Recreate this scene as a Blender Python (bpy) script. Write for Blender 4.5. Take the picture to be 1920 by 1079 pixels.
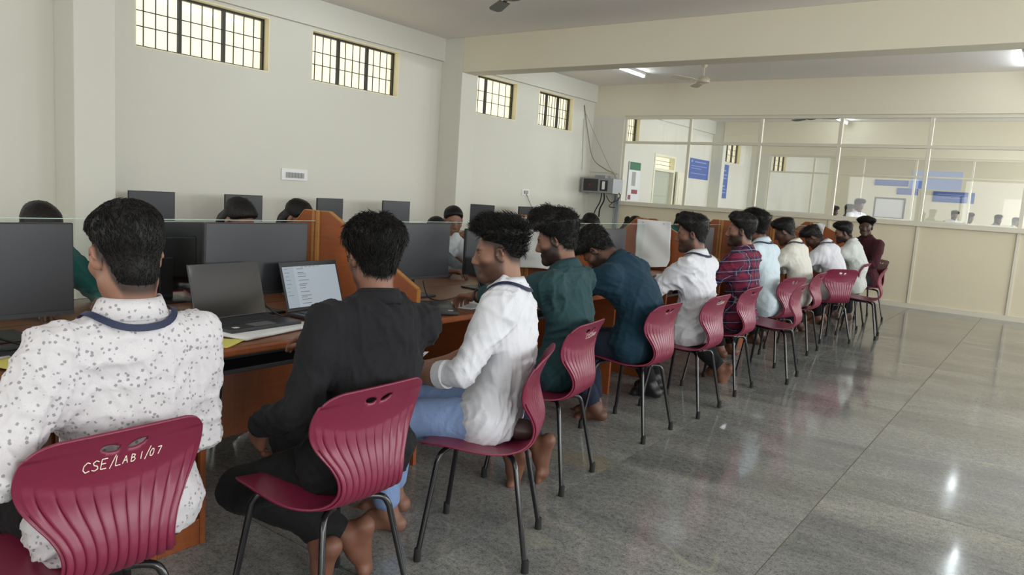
import bpy, bmesh, math, random
import numpy as np
from mathutils import Vector, Matrix

for o in list(bpy.data.objects):
    bpy.data.objects.remove(o)
SC = bpy.context.scene
COL = SC.collection
PI = math.pi

# ------------------------------------------------------------------ camera
CAM_R = ((0.8010, 0.5960, 0.0660), (0.1300, -0.0640, -0.9890), (-0.5850, 0.8010, -0.1290))   # right, down, forward
cd = bpy.data.cameras.new('camera')
cam = bpy.data.objects.new('camera', cd)
COL.objects.link(cam)
fw = Vector(CAM_R[2]).normalized()
rt = Vector(CAM_R[0]); rt = (rt - fw * rt.dot(fw)).normalized()
up = rt.cross(fw)
cam.matrix_world = Matrix(((rt.x, up.x, -fw.x, 0.0), (rt.y, up.y, -fw.y, 0.0), (rt.z, up.z, -fw.z, 1.38), (0, 0, 0, 1)))
cd.sensor_width = 36.0
cd.lens = 36.0 * 1385.0 / 1920.0
cd.clip_start = 0.05
cd.clip_end = 200
SC.camera = cam

# ------------------------------------------------------------------ view, world and daylight
vs = SC.view_settings
vs.view_transform = 'Standard'
vs.look = 'None'
vs.gamma = 1.0
vs.use_curve_mapping = False
vs.exposure = -0.66
SC.cycles.transparent_max_bounces = 32
world = bpy.data.worlds.new('overcast_sky')
SC.world = world
world.use_nodes = True
bg = world.node_tree.nodes['Background']
bg.inputs[0].default_value = (1.0, 0.955, 0.80, 1)
bg.inputs[1].default_value = 2.5

def area_light(name, loc, direction, sx, sy, power, col):
    l = bpy.data.lights.new(name, 'AREA')
    l.shape = 'RECTANGLE'; l.size = sx; l.size_y = sy; l.energy = power; l.color = col
    o = bpy.data.objects.new(name, l); COL.objects.link(o)
    o.location = loc
    o.rotation_euler = Vector(direction).to_track_quat('-Z', 'Y').to_euler()
    return o

DAY = (0.93, 0.97, 1.0)
# daylight through the window openings of the unseen right and rear walls
for y in (-0.6, 3.2, 7.0, 10.8):
    area_light('window_daylight', (4.33, y, 1.95), (-1, 0, -0.12), 2.2, 1.5, 190, DAY)
for x in (-5.2, -1.6, 2.0):
    area_light('window_daylight', (x, -3.13, 1.95), (0, 1, -0.12), 2.2, 1.5, 60, DAY)
# next room, same side windows
for y in (15.5, 19.5):
    area_light('window_daylight', (4.33, y, 1.95), (-1, 0, -0.1), 2.2, 1.5, 420, DAY)
for y in (24.5, 29.0):
    area_light('window_daylight', (4.33, y, 1.95), (-1, 0, -0.1), 2.2, 1.5, 420, DAY)

# ------------------------------------------------------------------ materials
MATS = {}
def lin(c):
    return tuple((v / 12.92 if v <= 0.04045 else ((v + 0.055) / 1.055) ** 2.4) for v in c)
def hexc(h):
    return lin(tuple(int(h[i:i + 2], 16) / 255 for i in (0, 2, 4)))

class NT:
    def __init__(s, name):
        s.m = bpy.data.materials.new(name); s.m.use_nodes = True
        s.t = s.m.node_tree; s.b = s.t.nodes['Principled BSDF']
        MATS[name] = s.m
    def n(s, typ, **kw):
        nd = s.t.nodes.new(typ)
        for k, v in kw.items():
            if k.startswith('i_'):
                key = k[2:]
                nd.inputs[int(key) if key.isdigit() else key].default_value = v
            else:
                setattr(nd, k, v)
        return nd
    def l(s, a, b):
        s.t.links.new(a, b)
    def bi(s, key, val):
        s.b.inputs[key].default_value = val
    def coord(s, out='Object', scale=(1, 1, 1), rot=(0, 0, 0)):
        tc = s.n('ShaderNodeTexCoord'); mp = s.n('ShaderNodeMapping')
        mp.inputs['Scale'].default_value = scale; mp.inputs['Rotation'].default_value = rot
        s.l(tc.outputs[out], mp.inputs[0]); return mp.outputs[0]
    def noise(s, vec, scale, detail=4, rough=0.55, dist=0.0):
        n = s.n('ShaderNodeTexNoise'); n.inputs['Scale'].default_value = scale
        n.inputs['Detail'].default_value = detail; n.inputs['Roughness'].default_value = rough
        n.inputs['Distortion'].default_value = dist
        if vec is not None: s.l(vec, n.inputs['Vector'])
        return n.outputs['Fac']
    def ramp(s, fac, stops):
        r = s.n('ShaderNodeValToRGB'); el = r.color_ramp.elements
        while len(el) < len(stops): el.new(0.5)
        for e, (p, c) in zip(el, stops):
            e.position = p; e.color = (*c, 1) if len(c) == 3 else c
        s.l(fac, r.inputs[0]); return r.outputs[0]
    def mix(s, fac, a, b, blend='MIX'):
        m = s.n('ShaderNodeMix', data_type='RGBA', blend_type=blend)
        for sock, v in ((m.inputs[0], fac), (m.inputs[6], a), (m.inputs[7], b)):
            if hasattr(v, 'links') or isinstance(v, bpy.types.NodeSocket): s.l(v, sock)
            elif isinstance(v, (int, float)): sock.default_value = v
            else: sock.default_value = (*v, 1) if len(v) == 3 else v
        return m.outputs[2]
    def math(s, op, a, b=0.0):
        m = s.n('ShaderNodeMath', operation=op)
        for sock, v in ((m.inputs[0], a), (m.inputs[1], b)):
            if isinstance(v, bpy.types.NodeSocket): s.l(v, sock)
            else: sock.default_value = v
        return m.outputs[0]
    def bump(s, h, strength=0.3, dist=0.01):
        b = s.n('ShaderNodeBump'); b.inputs['Strength'].default_value = strength
        b.inputs['Distance'].default_value = dist
        s.l(h, b.inputs['Height']); s.l(b.outputs[0], s.b.inputs['Normal'])

def plain(name, col, rough=0.5, metal=0.0, spec=0.5, var=0.06, vscale=6.0, bump=0.0, bscale=120.0, coat=0.0):
    m = NT(name)
    v = m.coord()
    f = m.noise(v, vscale, 5)
    c = m.mix(m.math('MULTIPLY', f, 1.0), tuple(x * (1 - var) for x in col), tuple(min(1, x * (1 + var)) for x in col))
    m.l(c, m.b.inputs['Base Color'])
    m.bi('Roughness', rough); m.bi('Metallic', metal); m.bi('Specular IOR Level', spec); m.bi('Coat Weight', coat)
    if bump: m.bump(m.noise(v, bscale, 3), bump, 0.003)
    return m.m

def fabric(name, col, bump=0.5, rough=0.85, weave=700.0, fold=9.0):
    m = NT(name); v = m.coord()
    f = m.noise(v, 5, 4)
    c = m.mix(f, tuple(x * 0.92 for x in col), tuple(min(1, x * 1.06) for x in col))
    m.l(c, m.b.inputs['Base Color']); m.bi('Roughness', rough); m.bi('Specular IOR Level', 0.25)
    m.bi('Sheen Weight', 0.02)
    h = m.noise(v, fold, 3, 0.5, 1.2)
    h2 = m.noise(v, weave, 1)
    hh = m.math('ADD', m.math('MULTIPLY', h, 1.0), m.math('MULTIPLY', h2, 0.02))
    m.bump(hh, bump, 0.02)
    return m

plain('wall_paint', hexc('d9d7cc'), 0.75, var=0.025, vscale=1.2, bump=0.05)
plain('ceiling_paint', hexc('f0ebe6'), 0.85, var=0.03, vscale=1.0)
plain('cream_paint', hexc('e0d9c4'), 0.6, var=0.02, vscale=1.5)
plain('reveal_paint', hexc('efe6c6'), 0.7, var=0.02)
plain('frame_cream', hexc('d8d3c2'), 0.45, var=0.02)
plain('laminate_cream', hexc('dcd2b8'), 0.5, var=0.02, vscale=2)
plain('black_iron', (0.012, 0.013, 0.014), 0.45, var=0.2)
plain('grey_door', hexc('b4b8a8'), 0.5)
plain('white_door', hexc('ebe6cf'), 0.5)
plain('chair_plastic', hexc('74203a'), 0.36, var=0.05, vscale=14, bump=0.06, bscale=500)
plain('chair_metal', (0.010, 0.010, 0.012), 0.22, spec=0.6, var=0.1)
plain('rubber', (0.008, 0.008, 0.008), 0.8)
plain('chalk', hexc('e6dccd'), 0.8)
plain('black_plastic', (0.013, 0.013, 0.015), 0.42, var=0.1)
plain('dark_grey_plastic', (0.035, 0.037, 0.042), 0.4, var=0.1)
plain('grey_plastic', (0.13, 0.135, 0.14), 0.5)
plain('white_plastic', hexc('e4e4e0'), 0.4)
plain('beige_plastic', hexc('b9b4a6'), 0.5)
plain('switch_grey', hexc('9a9a96'), 0.5, var=0.25, vscale=60)
plain('paper_white', hexc('dfe0e2'), 0.8, var=0.02)
plain('paper_yellow', hexc('d8ce6e'), 0.8, var=0.04)
plain('paper_buff', hexc('c9b784'), 0.8)
plain('ink', (0.12, 0.12, 0.14), 0.8)
plain('fan_cream', hexc('cfc6b2'), 0.4)
plain('fan_dark', (0.02, 0.018, 0.016), 0.4)
plain('poster_blue', hexc('4a63a8'), 0.6, var=0.05)
plain('poster_print', hexc('93a3cf'), 0.6)
plain('poster_green', hexc('2e6a4c'), 0.6)
plain('poster_red', hexc('8c3a44'), 0.6)
plain('rack_grey', hexc('8f9296'), 0.4, metal=0.3)
plain('pipe_grey', hexc('8d9a9e'), 0.45)
plain('wire_grey', hexc('8a8778'), 0.6)
plain('band_red', hexc('7a1c28'), 0.6)
plain('steel', (0.55, 0.55, 0.56), 0.25, metal=1.0)
plain('blue_led', (0.03, 0.07, 0.5), 0.4)
plain('bucket_blue', hexc('2d5a9c'), 0.4)
plain('joint_fill', hexc('8d8760'), 0.8)
plain('bag_brown', hexc('3f2c2b'), 0.45)

def wood(name, col, col2, rough=0.42):
    m = NT(name); v = m.coord('Object', (3, 3, 22)); v2 = m.coord('Object', (2, 30, 2))
    f = m.noise(v, 2.2, 6, 0.6, 0.8); f2 = m.noise(v2, 1.6, 5, 0.6, 0.6)
    c = m.ramp(m.math('MULTIPLY', m.math('ADD', f, f2), 0.5), [(0.3, col2), (0.7, col)])
    m.l(c, m.b.inputs['Base Color']); m.bi('Roughness', rough)
    m.bump(f, 0.05, 0.002)
wood('wood_orange', hexc('9a5428'), hexc('7c3f1e'))
wood('wood_top', hexc('8a5a3a'), hexc('6d4329'), 0.35)
wood('wood_trim', hexc('b07a3c'), hexc('8f5f2b'), 0.4)

# window glass: frosted, pale, passes daylight
m = NT('window_glass')
tr = m.n('ShaderNodeBsdfTranslucent'); tr.inputs[0].default_value = (1.0, 0.97, 0.86, 1)
tp = m.n('ShaderNodeBsdfTransparent'); tp.inputs[0].default_value = (1.0, 0.98, 0.9, 1)
mx = m.n('ShaderNodeMixShader'); mx.inputs[0].default_value = 0.7
m.l(tp.outputs[0], mx.inputs[1]); m.l(tr.outputs[0], mx.inputs[2])
gl = m.n('ShaderNodeBsdfGlossy'); gl.inputs['Roughness'].default_value = 0.08
lw = m.n('ShaderNodeLayerWeight'); lw.inputs[0].default_value = 0.5
mx2 = m.n('ShaderNodeMixShader'); m.l(m.math('ADD', m.math('MULTIPLY', m.math('POWER', lw.outputs['Facing'], 4.0), 0.3), 0.03), mx2.inputs[0]); m.l(mx.outputs[0], mx2.inputs[1]); m.l(gl.outputs[0], mx2.inputs[2])
m.l(mx2.outputs[0], m.t.nodes['Material Output'].inputs[0])

def clear_glass(name, tint, refl=1.5):
    m = NT(name)
    tp = m.n('ShaderNodeBsdfTransparent'); tp.inputs[0].default_value = (*tint, 1)
    gl = m.n('ShaderNodeBsdfGlossy'); gl.inputs['Roughness'].default_value = 0.01
    lw = m.n('ShaderNodeLayerWeight'); lw.inputs[0].default_value = 0.5
    mx = m.n('ShaderNodeMixShader')
    m.l(m.math('ADD', m.math('MULTIPLY', m.math('POWER', lw.outputs['Facing'], 5.0), refl), 0.025), mx.inputs[0]); m.l(tp.outputs[0], mx.inputs[1]); m.l(gl.outputs[0], mx.inputs[2])
    m.l(mx.outputs[0], m.t.nodes['Material Output'].inputs[0])
clear_glass('clear_glass', (0.98, 0.985, 0.98), 0.35)
clear_glass('screen_glass', (0.95, 0.975, 0.965), 0.3)
plain('glass_edge', hexc('b9cfc4'), 0.15, var=0.02)

# granite floor
m = NT('granite')
oi = m.n('ShaderNodeObjectInfo')
geo = m.n('ShaderNodeNewGeometry')
ad = m.n('ShaderNodeVectorMath', operation='MULTIPLY_ADD')
cx = m.n('ShaderNodeCombineXYZ')
m.l(m.math('MULTIPLY', oi.outputs['Random'], 37.0), cx.inputs[2])
m.l(geo.outputs['Position'], ad.inputs[0]); ad.inputs[1].default_value = (1, 1, 1); m.l(cx.outputs[0], ad.inputs[2])
mp = m.n('ShaderNodeMapping'); mp.inputs['Rotation'].default_value = (0, 0, 0.45); mp.inputs['Scale'].default_value = (0.55, 1.5, 1)
m.l(ad.outputs[0], mp.inputs[0])
cloud = m.noise(mp.outputs[0], 1.5, 6, 0.62, 0.6)
fine = m.noise(geo.outputs['Position'], 130, 3, 0.85)
mid = m.noise(geo.outputs['Position'], 38, 4, 0.8)
base = m.ramp(cloud, [(0.30, hexc('6f7170')), (0.5, hexc('8d8e8b')), (0.70, hexc('a7a7a2'))])
spk = m.ramp(m.math('ADD', m.math('MULTIPLY', fine, 0.55), m.math('MULTIPLY', mid, 0.45)), [(0.40, (0.22, 0.23, 0.23)), (0.5, (0.70, 0.70, 0.70)), (0.60, (1.0, 1.0, 0.98))])
c = m.mix(0.85, base, spk, 'MULTIPLY')
mpv = m.n('ShaderNodeMapping'); mpv.inputs['Rotation'].default_value = (0, 0, 0.5); mpv.inputs['Scale'].default_value = (0.5, 1.3, 1)
m.l(ad.outputs[0], mpv.inputs[0])
vn = m.noise(mpv.outputs[0], 0.9, 2, 0.4, 1.6)
vein = m.ramp(m.math('ABSOLUTE', m.math('SUBTRACT', vn, 0.5)), [(0.0, (1, 1, 1)), (0.006, (0, 0, 0))])
vmask = m.ramp(m.noise(mpv.outputs[0], 1.7, 2), [(0.5, (0, 0, 0)), (0.62, (1, 1, 1))])
c = m.mix(m.math('MULTIPLY', m.math('MULTIPLY', vein, vmask), 0.22), c, hexc('bdb798'))
ds = m.n('ShaderNodeVectorMath', operation='DISTANCE'); m.l(geo.outputs['Position'], ds.inputs[0]); ds.inputs[1].default_value = (-1.86, 3.28, 0.0)
stn = m.math('SUBTRACT', 1.0, m.math('MULTIPLY', ds.outputs['Value'], 4.2))
stn = m.ramp(m.math('ADD', stn, m.math('MULTIPLY', m.math('SUBTRACT', m.noise(geo.outputs['Position'], 9, 4), 0.5), 1.4)), [(0.25, (0, 0, 0)), (0.5, (1, 1, 1))])
c = m.mix(m.math('MULTIPLY', stn, 0.35), c, hexc('8f7f58'))
m.l(c, m.b.inputs['Base Color'])
m.bi('Specular IOR Level', 0.6)
rr = m.ramp(m.noise(geo.outputs['Position'], 2.2, 4), [(0.3, (0.06, 0.06, 0.06)), (0.7, (0.15, 0.15, 0.15))])
m.l(rr, m.b.inputs['Roughness'])

# screens
m = NT('screen_dark'); m.bi('Base Color', (0.028, 0.029, 0.034, 1)); m.bi('Roughness', 0.38); m.bi('Specular IOR Level', 0.5)
m = NT('screen_glossy'); m.bi('Base Color', (0.012, 0.012, 0.013, 1)); m.bi('Roughness', 0.06); m.bi('Specular IOR Level', 0.6)
def emis(name, col, st):
    m = NT(name); m.bi('Base Color', (0, 0, 0, 1)); m.bi('Emission Color', (*col, 1)); m.bi('Emission Strength', st)
    m.bi('Roughness', 0.3)
emis('page_white', hexc('d3dfe9'), 0.80)
emis('page_bar', hexc('2c3b3d'), 0.6)
emis('page_ink', hexc('8d98a3'), 0.7)
emis('page_side', hexc('c3d2de'), 0.8)
emis('tube_glow', (0.86, 0.95, 1.0), 55.0)
emis('projector_image', hexc('c7d4f0'), 1.0)
emis('projector_blue', hexc('7ea2e6'), 0.9)
emis('pc_led', (0.05, 0.15, 0.9), 1.2)

# skin, hair: colour comes from the mesh attribute (skin, stubble, lips, brows)
m = NT('skin')
at = m.n('ShaderNodeAttribute', attribute_name='tone')
v = m.coord()
f = m.noise(v, 40, 4)
c = m.mix(m.math('MULTIPLY', f, 0.18), at.outputs['Color'], (0.16, 0.07, 0.05))
m.l(c, m.b.inputs['Base Color']); m.bi('Roughness', 0.5); m.bi('Specular IOR Level', 0.4)
m.bi('Subsurface Weight', 0.03); m.bi('Subsurface Radius', (0.01, 0.004, 0.002)); m.bi('Subsurface Scale', 0.5)
m.bump(m.noise(v, 220, 3), 0.12, 0.002)
m = NT('hair'); v = m.coord('Object', (1, 1, 0.35))
f = m.noise(v, 120, 3, 0.6)
m.l(m.ramp(f, [(0.3, (0.003, 0.0027, 0.0027)), (0.7, (0.010, 0.0085, 0.008))]), m.b.inputs['Base Color'])
m.bi('Roughness', 0.5); m.bi('Specular IOR Level', 0.22)
m.bump(f, 0.5, 0.004)

# clothes
fabric('cloth_black', (0.009, 0.009, 0.011), 0.5)
fabric('cloth_black_trouser', (0.008, 0.008, 0.009), 0.35)
fabric('cloth_white', hexc('cfd0d6'), 0.42)
fabric('cloth_cream', hexc('cfcdc4'), 0.42)
fabric('cloth_paleblue', hexc('c3d2da'), 0.42)
fabric('cloth_greywhite', hexc('c4c8c4'), 0.42)
fabric('cloth_teal', hexc('243f43'), 0.42)
fabric('cloth_navyteal', hexc('14303f'), 0.5)
fabric('cloth_denim', hexc('7d93bb'), 0.5)
fabric('cloth_navy', hexc('23283a'), 0.4)
fabric('cloth_maroon', hexc('3f1a24'), 0.4)
fabric('cloth_green', hexc('1f5a57'), 0.4)
fabric('cloth_rose', hexc('7c4650'), 0.4)
fabric('cloth_grey', hexc('6a6f76'), 0.4)
plain('lanyard_blue', hexc('1a2340'), 0.6)
# printed shirt: small grey motifs on white
m = fabric('cloth_print', hexc('c6c3c6'), 0.42)
v = m.coord('Object', (1, 1, 1))
wob = m.n('ShaderNodeTexNoise'); wob.inputs['Scale'].default_value = 230
m.l(v, wob.inputs['Vector'])
mv = m.n('ShaderNodeVectorMath', operation='MULTIPLY_ADD'); m.l(wob.outputs['Color'], mv.inputs[0]); mv.inputs[1].default_value = (0.006, 0.006, 0.006); m.l(v, mv.inputs[2])
vor = m.n('ShaderNodeTexVoronoi'); vor.inputs['Scale'].default_value = 68; vor.inputs['Randomness'].default_value = 0.85
m.l(mv.outputs[0], vor.inputs['Vector'])
vor2 = m.n('ShaderNodeTexVoronoi'); vor2.inputs['Scale'].default_value = 150
m.l(mv.outputs[0], vor2.inputs['Vector'])
spot = m.ramp(vor.outputs['Distance'], [(0.22, (1, 1, 1)), (0.30, (0, 0, 0))])
spot2 = m.ramp(vor2.outputs['Distance'], [(0.10, (1, 1, 1)), (0.2, (0, 0, 0))])
oldc = m.b.inputs['Base Color'].links[0].from_socket
c = m.mix(m.math('MULTIPLY', spot, 0.72), oldc, hexc('6d6a70'))
c = m.mix(m.math('MULTIPLY', spot2, 0.30), c, hexc('8f8c90'))
m.l(c, m.b.inputs['Base Color'])
# plaid shirt
m = fabric('cloth_plaid', hexc('1a2242'), 0.35)
sx = m.n('ShaderNodeSeparateXYZ'); m.l(m.coord('Object', (1, 1, 1), (0.15, 0, 0.2)), sx.inputs[0])
def band(sock, freq, ph, lo, hi):
    f = m.math('FRACT', m.math('ADD', m.math('MULTIPLY', sock, freq), ph))
    return m.math('MULTIPLY', m.math('GREATER_THAN', f, lo), m.math('LESS_THAN', f, hi))
xy = m.math('ADD', sx.outputs[0], m.math('MULTIPLY', sx.outputs[1], 0.8))
r1 = band(xy, 13, 0.1, 0.0, 0.45); r2 = band(sx.outputs[2], 13, 0.2, 0.0, 0.45)
w1 = band(xy, 13, 0.1, 0.68, 0.73); w2 = band(sx.outputs[2], 13, 0.2, 0.68, 0.73)
c = m.mix(m.math('MULTIPLY', m.math('ADD', r1, r2), 0.42), hexc('171f3c'), hexc('7a2236'))
c = m.mix(m.math('MULTIPLY', m.math('MAXIMUM', w1, w2), 0.6), c, hexc('a9a4ae'))
m.l(c, m.b.inputs['Base Color'])

# ------------------------------------------------------------------ mesh helpers
class MB:
    def __init__(s): s.v = []; s.f = []
    def add(s, vs, fs):
        k = len(s.v); s.v += [tuple(p) for p in vs]; s.f += [tuple(i + k for i in f) for f in fs]; return s
    def box(s, x0, x1, y0, y1, z0, z1, M=None):
        vs = [(x0, y0, z0), (x1, y0, z0), (x1, y1, z0), (x0, y1, z0), (x0, y0, z1), (x1, y0, z1), (x1, y1, z1), (x0, y1, z1)]
        if M: vs = [M @ Vector(p) for p in vs]
        return s.add(vs, [(0, 3, 2, 1), (4, 5, 6, 7), (0, 1, 5, 4), (1, 2, 6, 5), (2, 3, 7, 6), (3, 0, 4, 7)])
    def prism(s, poly, axis, a, b):
        n = len(poly)
        def P(p, t):
            if axis == 'x': return (t, p[0], p[1])
            if axis == 'y': return (p[0], t, p[1])
            return (p[0], p[1], t)
        vs = [P(p, a) for p in poly] + [P(p, b) for p in poly]
        return s.add(vs, [tuple(range(n))[::-1], tuple(range(n, 2 * n))] + [(i, (i + 1) % n, n + (i + 1) % n, n + i) for i in range(n)])
    def tube(s, pts, r, seg=8, caps=True):
        pts = [Vector(p) for p in pts]; n = len(pts)
        rs = r if isinstance(r, (list, tuple)) else [r] * n
        t0 = (pts[1] - pts[0]).normalized()
        ref = Vector((0, 0, 1)) if abs(t0.z) < 0.9 else Vector((1, 0, 0))
        nx = t0.cross(ref).normalized()
        vs = []; fs = []
        for i, p in enumerate(pts):
            t = (pts[min(i + 1, n - 1)] - pts[max(i - 1, 0)]).normalized()
            nx = (nx - t * nx.dot(t)).normalized(); ny = t.cross(nx)
            for k in range(seg):
                a = 2 * PI * k / seg
                vs.append(p + (nx * math.cos(a) + ny * math.sin(a)) * rs[i])
        for i in range(n - 1):
            for k in range(seg):
                k2 = (k + 1) % seg
                fs.append((i * seg + k, i * seg + k2, (i + 1) * seg + k2, (i + 1) * seg + k))
        if caps:
            fs.append(tuple(range(seg))[::-1]); fs.append(tuple((n - 1) * seg + k for k in range(seg)))
        return s.add(vs, fs)
    def lathe(s, prof, center, axis='z', seg=24):
        vs = []; fs = []; n = len(prof)
        c = Vector(center)
        for r, h in prof:
            for k in range(seg):
                a = 2 * PI * k / seg
                q = (r * math.cos(a), r * math.sin(a), h)
                if axis == 'x': q = (q[2], q[0], q[1])
                if axis == 'y': q = (q[0], q[2], q[1])
                vs.append(c + Vector(q))
        for i in range(n - 1):
            for k in range(seg):
                k2 = (k + 1) % seg
                fs.append((i * seg + k, i * seg + k2, (i + 1) * seg + k2, (i + 1) * seg + k))
        fs.append(tuple(range(seg))[::-1]); fs.append(tuple((n - 1) * seg + k for k in range(seg)))
        return s.add(vs, fs)
    def grid(s, P, nu, nv):
        vs = [P(i / nu, j / nv) for i in range(nu + 1) for j in range(nv + 1)]
        return s.add(vs, [(i * (nv + 1) + j, (i + 1) * (nv + 1) + j, (i + 1) * (nv + 1) + j + 1, i * (nv + 1) + j + 1) for i in range(nu) for j in range(nv)])
    def build(s, name, mat, parent=None, smooth=False, bevel=0.0, solid=0.0, loc=None, rz=0.0):
        me = bpy.data.meshes.new(name); me.from_pydata(s.v, [], s.f); me.update()
        return link(name, me, mat, parent, smooth, bevel, solid, loc, rz)

def link(name, me, mat, parent=None, smooth=False, bevel=0.0, solid=0.0, loc=None, rz=0.0):
    if mat is not None and not me.materials: me.materials.append(MATS[mat] if isinstance(mat, str) else mat)
    o = bpy.data.objects.new(name, me); COL.objects.link(o)
    if parent: o.parent = parent
    if loc: o.location = loc
    if rz: o.rotation_euler = (0, 0, rz)
    if smooth:
        me.polygons.foreach_set('use_smooth', [True] * len(me.polygons))
        if isinstance(smooth, float):
            try: me.set_sharp_from_angle(angle=smooth)
            except Exception: pass
    if solid:
        md = o.modifiers.new('solid', 'SOLIDIFY'); md.thickness = solid; md.offset = 0
    if bevel:
        md = o.modifiers.new('bevel', 'BEVEL'); md.width = bevel; md.segments = 2; md.limit_method = 'ANGLE'; md.harden_normals = False
    return o

def tag(o, label, cat, group=None):
    o['label'] = label; o['category'] = cat
    if group: o['group'] = group
    return o
def thing(name, label, cat, loc=(0, 0, 0), rz=0.0, group=None):
    o = bpy.data.objects.new(name, None); COL.objects.link(o); o.empty_display_size = 0.1
    o.location = loc; o.rotation_euler = (0, 0, rz)
    return tag(o, label, cat, group)
def struct(o, label=None):
    o['kind'] = 'structure'
    if label: o['label'] = label
    return o
def copy_tree(o, parent=None):
    c = o.copy(); COL.objects.link(c); c.parent = parent
    for ch in list(o.children): copy_tree(ch, c)
    return c
def smoothpath(pts, n=8):
    P = [Vector(p) for p in pts]; out = []
    for i in range(len(P) - 1):
        p0 = P[max(i - 1, 0)]; p1 = P[i]; p2 = P[i + 1]; p3 = P[min(i + 2, len(P) - 1)]
        for k in range(n):
            t = k / n
            out.append(0.5 * ((2 * p1) + (p2 - p0) * t + (2 * p0 - 5 * p1 + 4 * p2 - p3) * t * t + (3 * p1 - p0 - 3 * p2 + p3) * t ** 3))
    out.append(P[-1]); return out

# ================================================================== the room
XL, XR, YF, YB, YC, YD, ZC = -7.6, 4.4, -3.2, 12.8, 22.0, 31.0, 3.52
WT = 0.18
# ---- floor of granite slabs
fl = MB(); fl.box(XL, XR, YF, YD, -0.08, -0.004)
floor = struct(fl.build('floor', 'joint_fill'), 'polished grey granite slab floor')
rnd = random.Random(4)
xs = [-7.6, -7.41] + [-6.46 + 0.95 * i for i in range(12)]
xs = sorted([x for x in xs if x < XR - 0.2]) + [XR]
for i in range(len(xs) - 1):
    y = YF - rnd.uniform(0, 1.2)
    while y < YD:
        y2 = y + 2.0
        a, b = max(y, YF), min(y2, YD)
        if b - a > 0.05:
            g = 0.0022
            MB().box(xs[i] + g, xs[i + 1] - g, a + g, b - g, -0.02, 0.0).build('slab', 'granite', floor)
        y = y2
# ---- ceiling
struct(MB().box(XL - WT, XR, YF, YD, ZC, ZC + 0.12).build('ceiling', 'ceiling_paint'), 'plain off-white plaster ceiling')

# ---- window wall with openings
WINS = [(3.80, 5.35), (5.95, 7.43), (8.75, 10.20), (10.84, 11.98), (13.55, 14.72), (19.8, 21.0), (24.0, 25.4)]
WZ0, WZ1 = 2.56, 3.17
wl = MB()
cuts = sorted([(a, b, WZ0, WZ1) for a, b in WINS] + [(15.55, 16.68, 0.0, 2.45)])
y = YF
for a, b, z0, z1 in cuts:
    wl.box(XL - WT, XL, y, a, 0, ZC)
    if z0 > 0: wl.box(XL - WT, XL, a, b, 0, z0)
    wl.box(XL - WT, XL, a, b, z1, ZC)
    y = b
wl.box(XL - WT, XL, y, YD, 0, ZC)
wall_left = struct(wl.build('wall_left', 'wall_paint'), 'tall cream painted wall with high barred windows')
# lintel band above the windows
ti = 0
def trim(mb, mat, label, bevel=0.0):
    global ti
    ti += 1
    return struct(mb.build('trim_%d' % ti, mat, bevel=bevel), label)
for a, b in ((3.44, 8.3), (8.6, YB), (YB + 0.1, 18.88)):
    trim(MB().box(XL, XL + 0.05, a, b, WZ1 + 0.03, ZC), 'wall_paint', 'shallow lintel band running above the barred windows')
# columns
for a in (3.06, 8.3):
    trim(MB().box(XL, -7.2, a, a + 0.36, 0, ZC), 'wall_paint', 'square painted column standing out of the window wall', 0.006)
trim(MB().box(XL, -7.3, 18.88, 19.1, 0, ZC), 'wall_paint', 'painted pier in the next room')
# ceiling beams
trim(MB().box(-7.2, XR, 3.06, 3.42, 3.0, ZC), 'cream_paint', 'deep ceiling beam near the camera', 0.006)
trim(MB().box(-7.2, XR, 8.3, 8.62, 3.03, ZC), 'cream_paint', 'deep painted ceiling beam crossing the room', 0.006)
trim(MB().box(-7.3, XR, 18.85, 19.15, 3.0, ZC), 'cream_paint', 'ceiling beam in the next room', 0.006)

# ---- windows: frame, mullions, grille bars, panes
def barred_window(n, a, b, z0, z1, panels=3, per=4):
    w = bpy.data.objects.new('window_%d' % n, None); COL.objects.link(w)
    struct(w, 'high window with black iron grille and pale panes')
    xg = XL - 0.11
    rv = MB()
    t = 0.012
    rv.box(XL - WT + 0.002, XL - 0.001, a, a + t, z0, z1); rv.box(XL - WT + 0.002, XL - 0.001, b - t, b, z0, z1)
    rv.box(XL - WT + 0.002, XL - 0.001, a + t, b - t, z1 - t, z1); rv.box(XL - WT + 0.002, XL - 0.001, a + t, b - t, z0, z0 + t)
    rv.build('reveal', 'reveal_paint', w)
    fr = MB()
    a2, b2, c2, d2 = a + t, b - t, z0 + t, z1 - t
    k = 0.022
    fr.box(xg - 0.02, xg + 0.02, a2, a2 + k, c2, d2); fr.box(xg - 0.02, xg + 0.02, b2 - k, b2, c2, d2)
    fr.box(xg - 0.02, xg + 0.02, a2 + k, b2 - k, d2 - k, d2); fr.box(xg - 0.02, xg + 0.02, a2 + k, b2 - k, c2, c2 + k)
    fr.build('frame', 'black_iron', w)
    wd = (b2 - a2) / panels
    bar = None
    for i in range(panels):
        if i:
            MB().box(xg - 0.02, xg + 0.02, a2 + i * wd - 0.017, a2 + i * wd + 0.017, c2 + k, d2 - k).build('mullion', 'black_iron', w)
        MB().box(xg - 0.045, xg - 0.039, a2 + i * wd + 0.012, a2 + (i + 1) * wd - 0.012, c2 + 0.01, d2 - 0.01).build('pane', 'window_glass', w)
        for j in range(1, per):
            yy = a2 + i * wd + j * wd / per
            if bar is None:
                bar = MB().box(xg - 0.004, xg + 0.004, -0.005, 0.005, c2 + k, d2 - k).build('bar', 'black_iron', w)
                bar.location = (0, yy, 0)
            else:
                o = bar.copy(); COL.objects.link(o); o.location = (0, yy, 0)
    for f in (0.36, 0.62):
        zz = c2 + (d2 - c2) * f
        MB().box(xg + 0.004, xg + 0.010, a2 + k, b2 - k, zz - 0.005, zz + 0.005).build('rail', 'black_iron', w)
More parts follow.
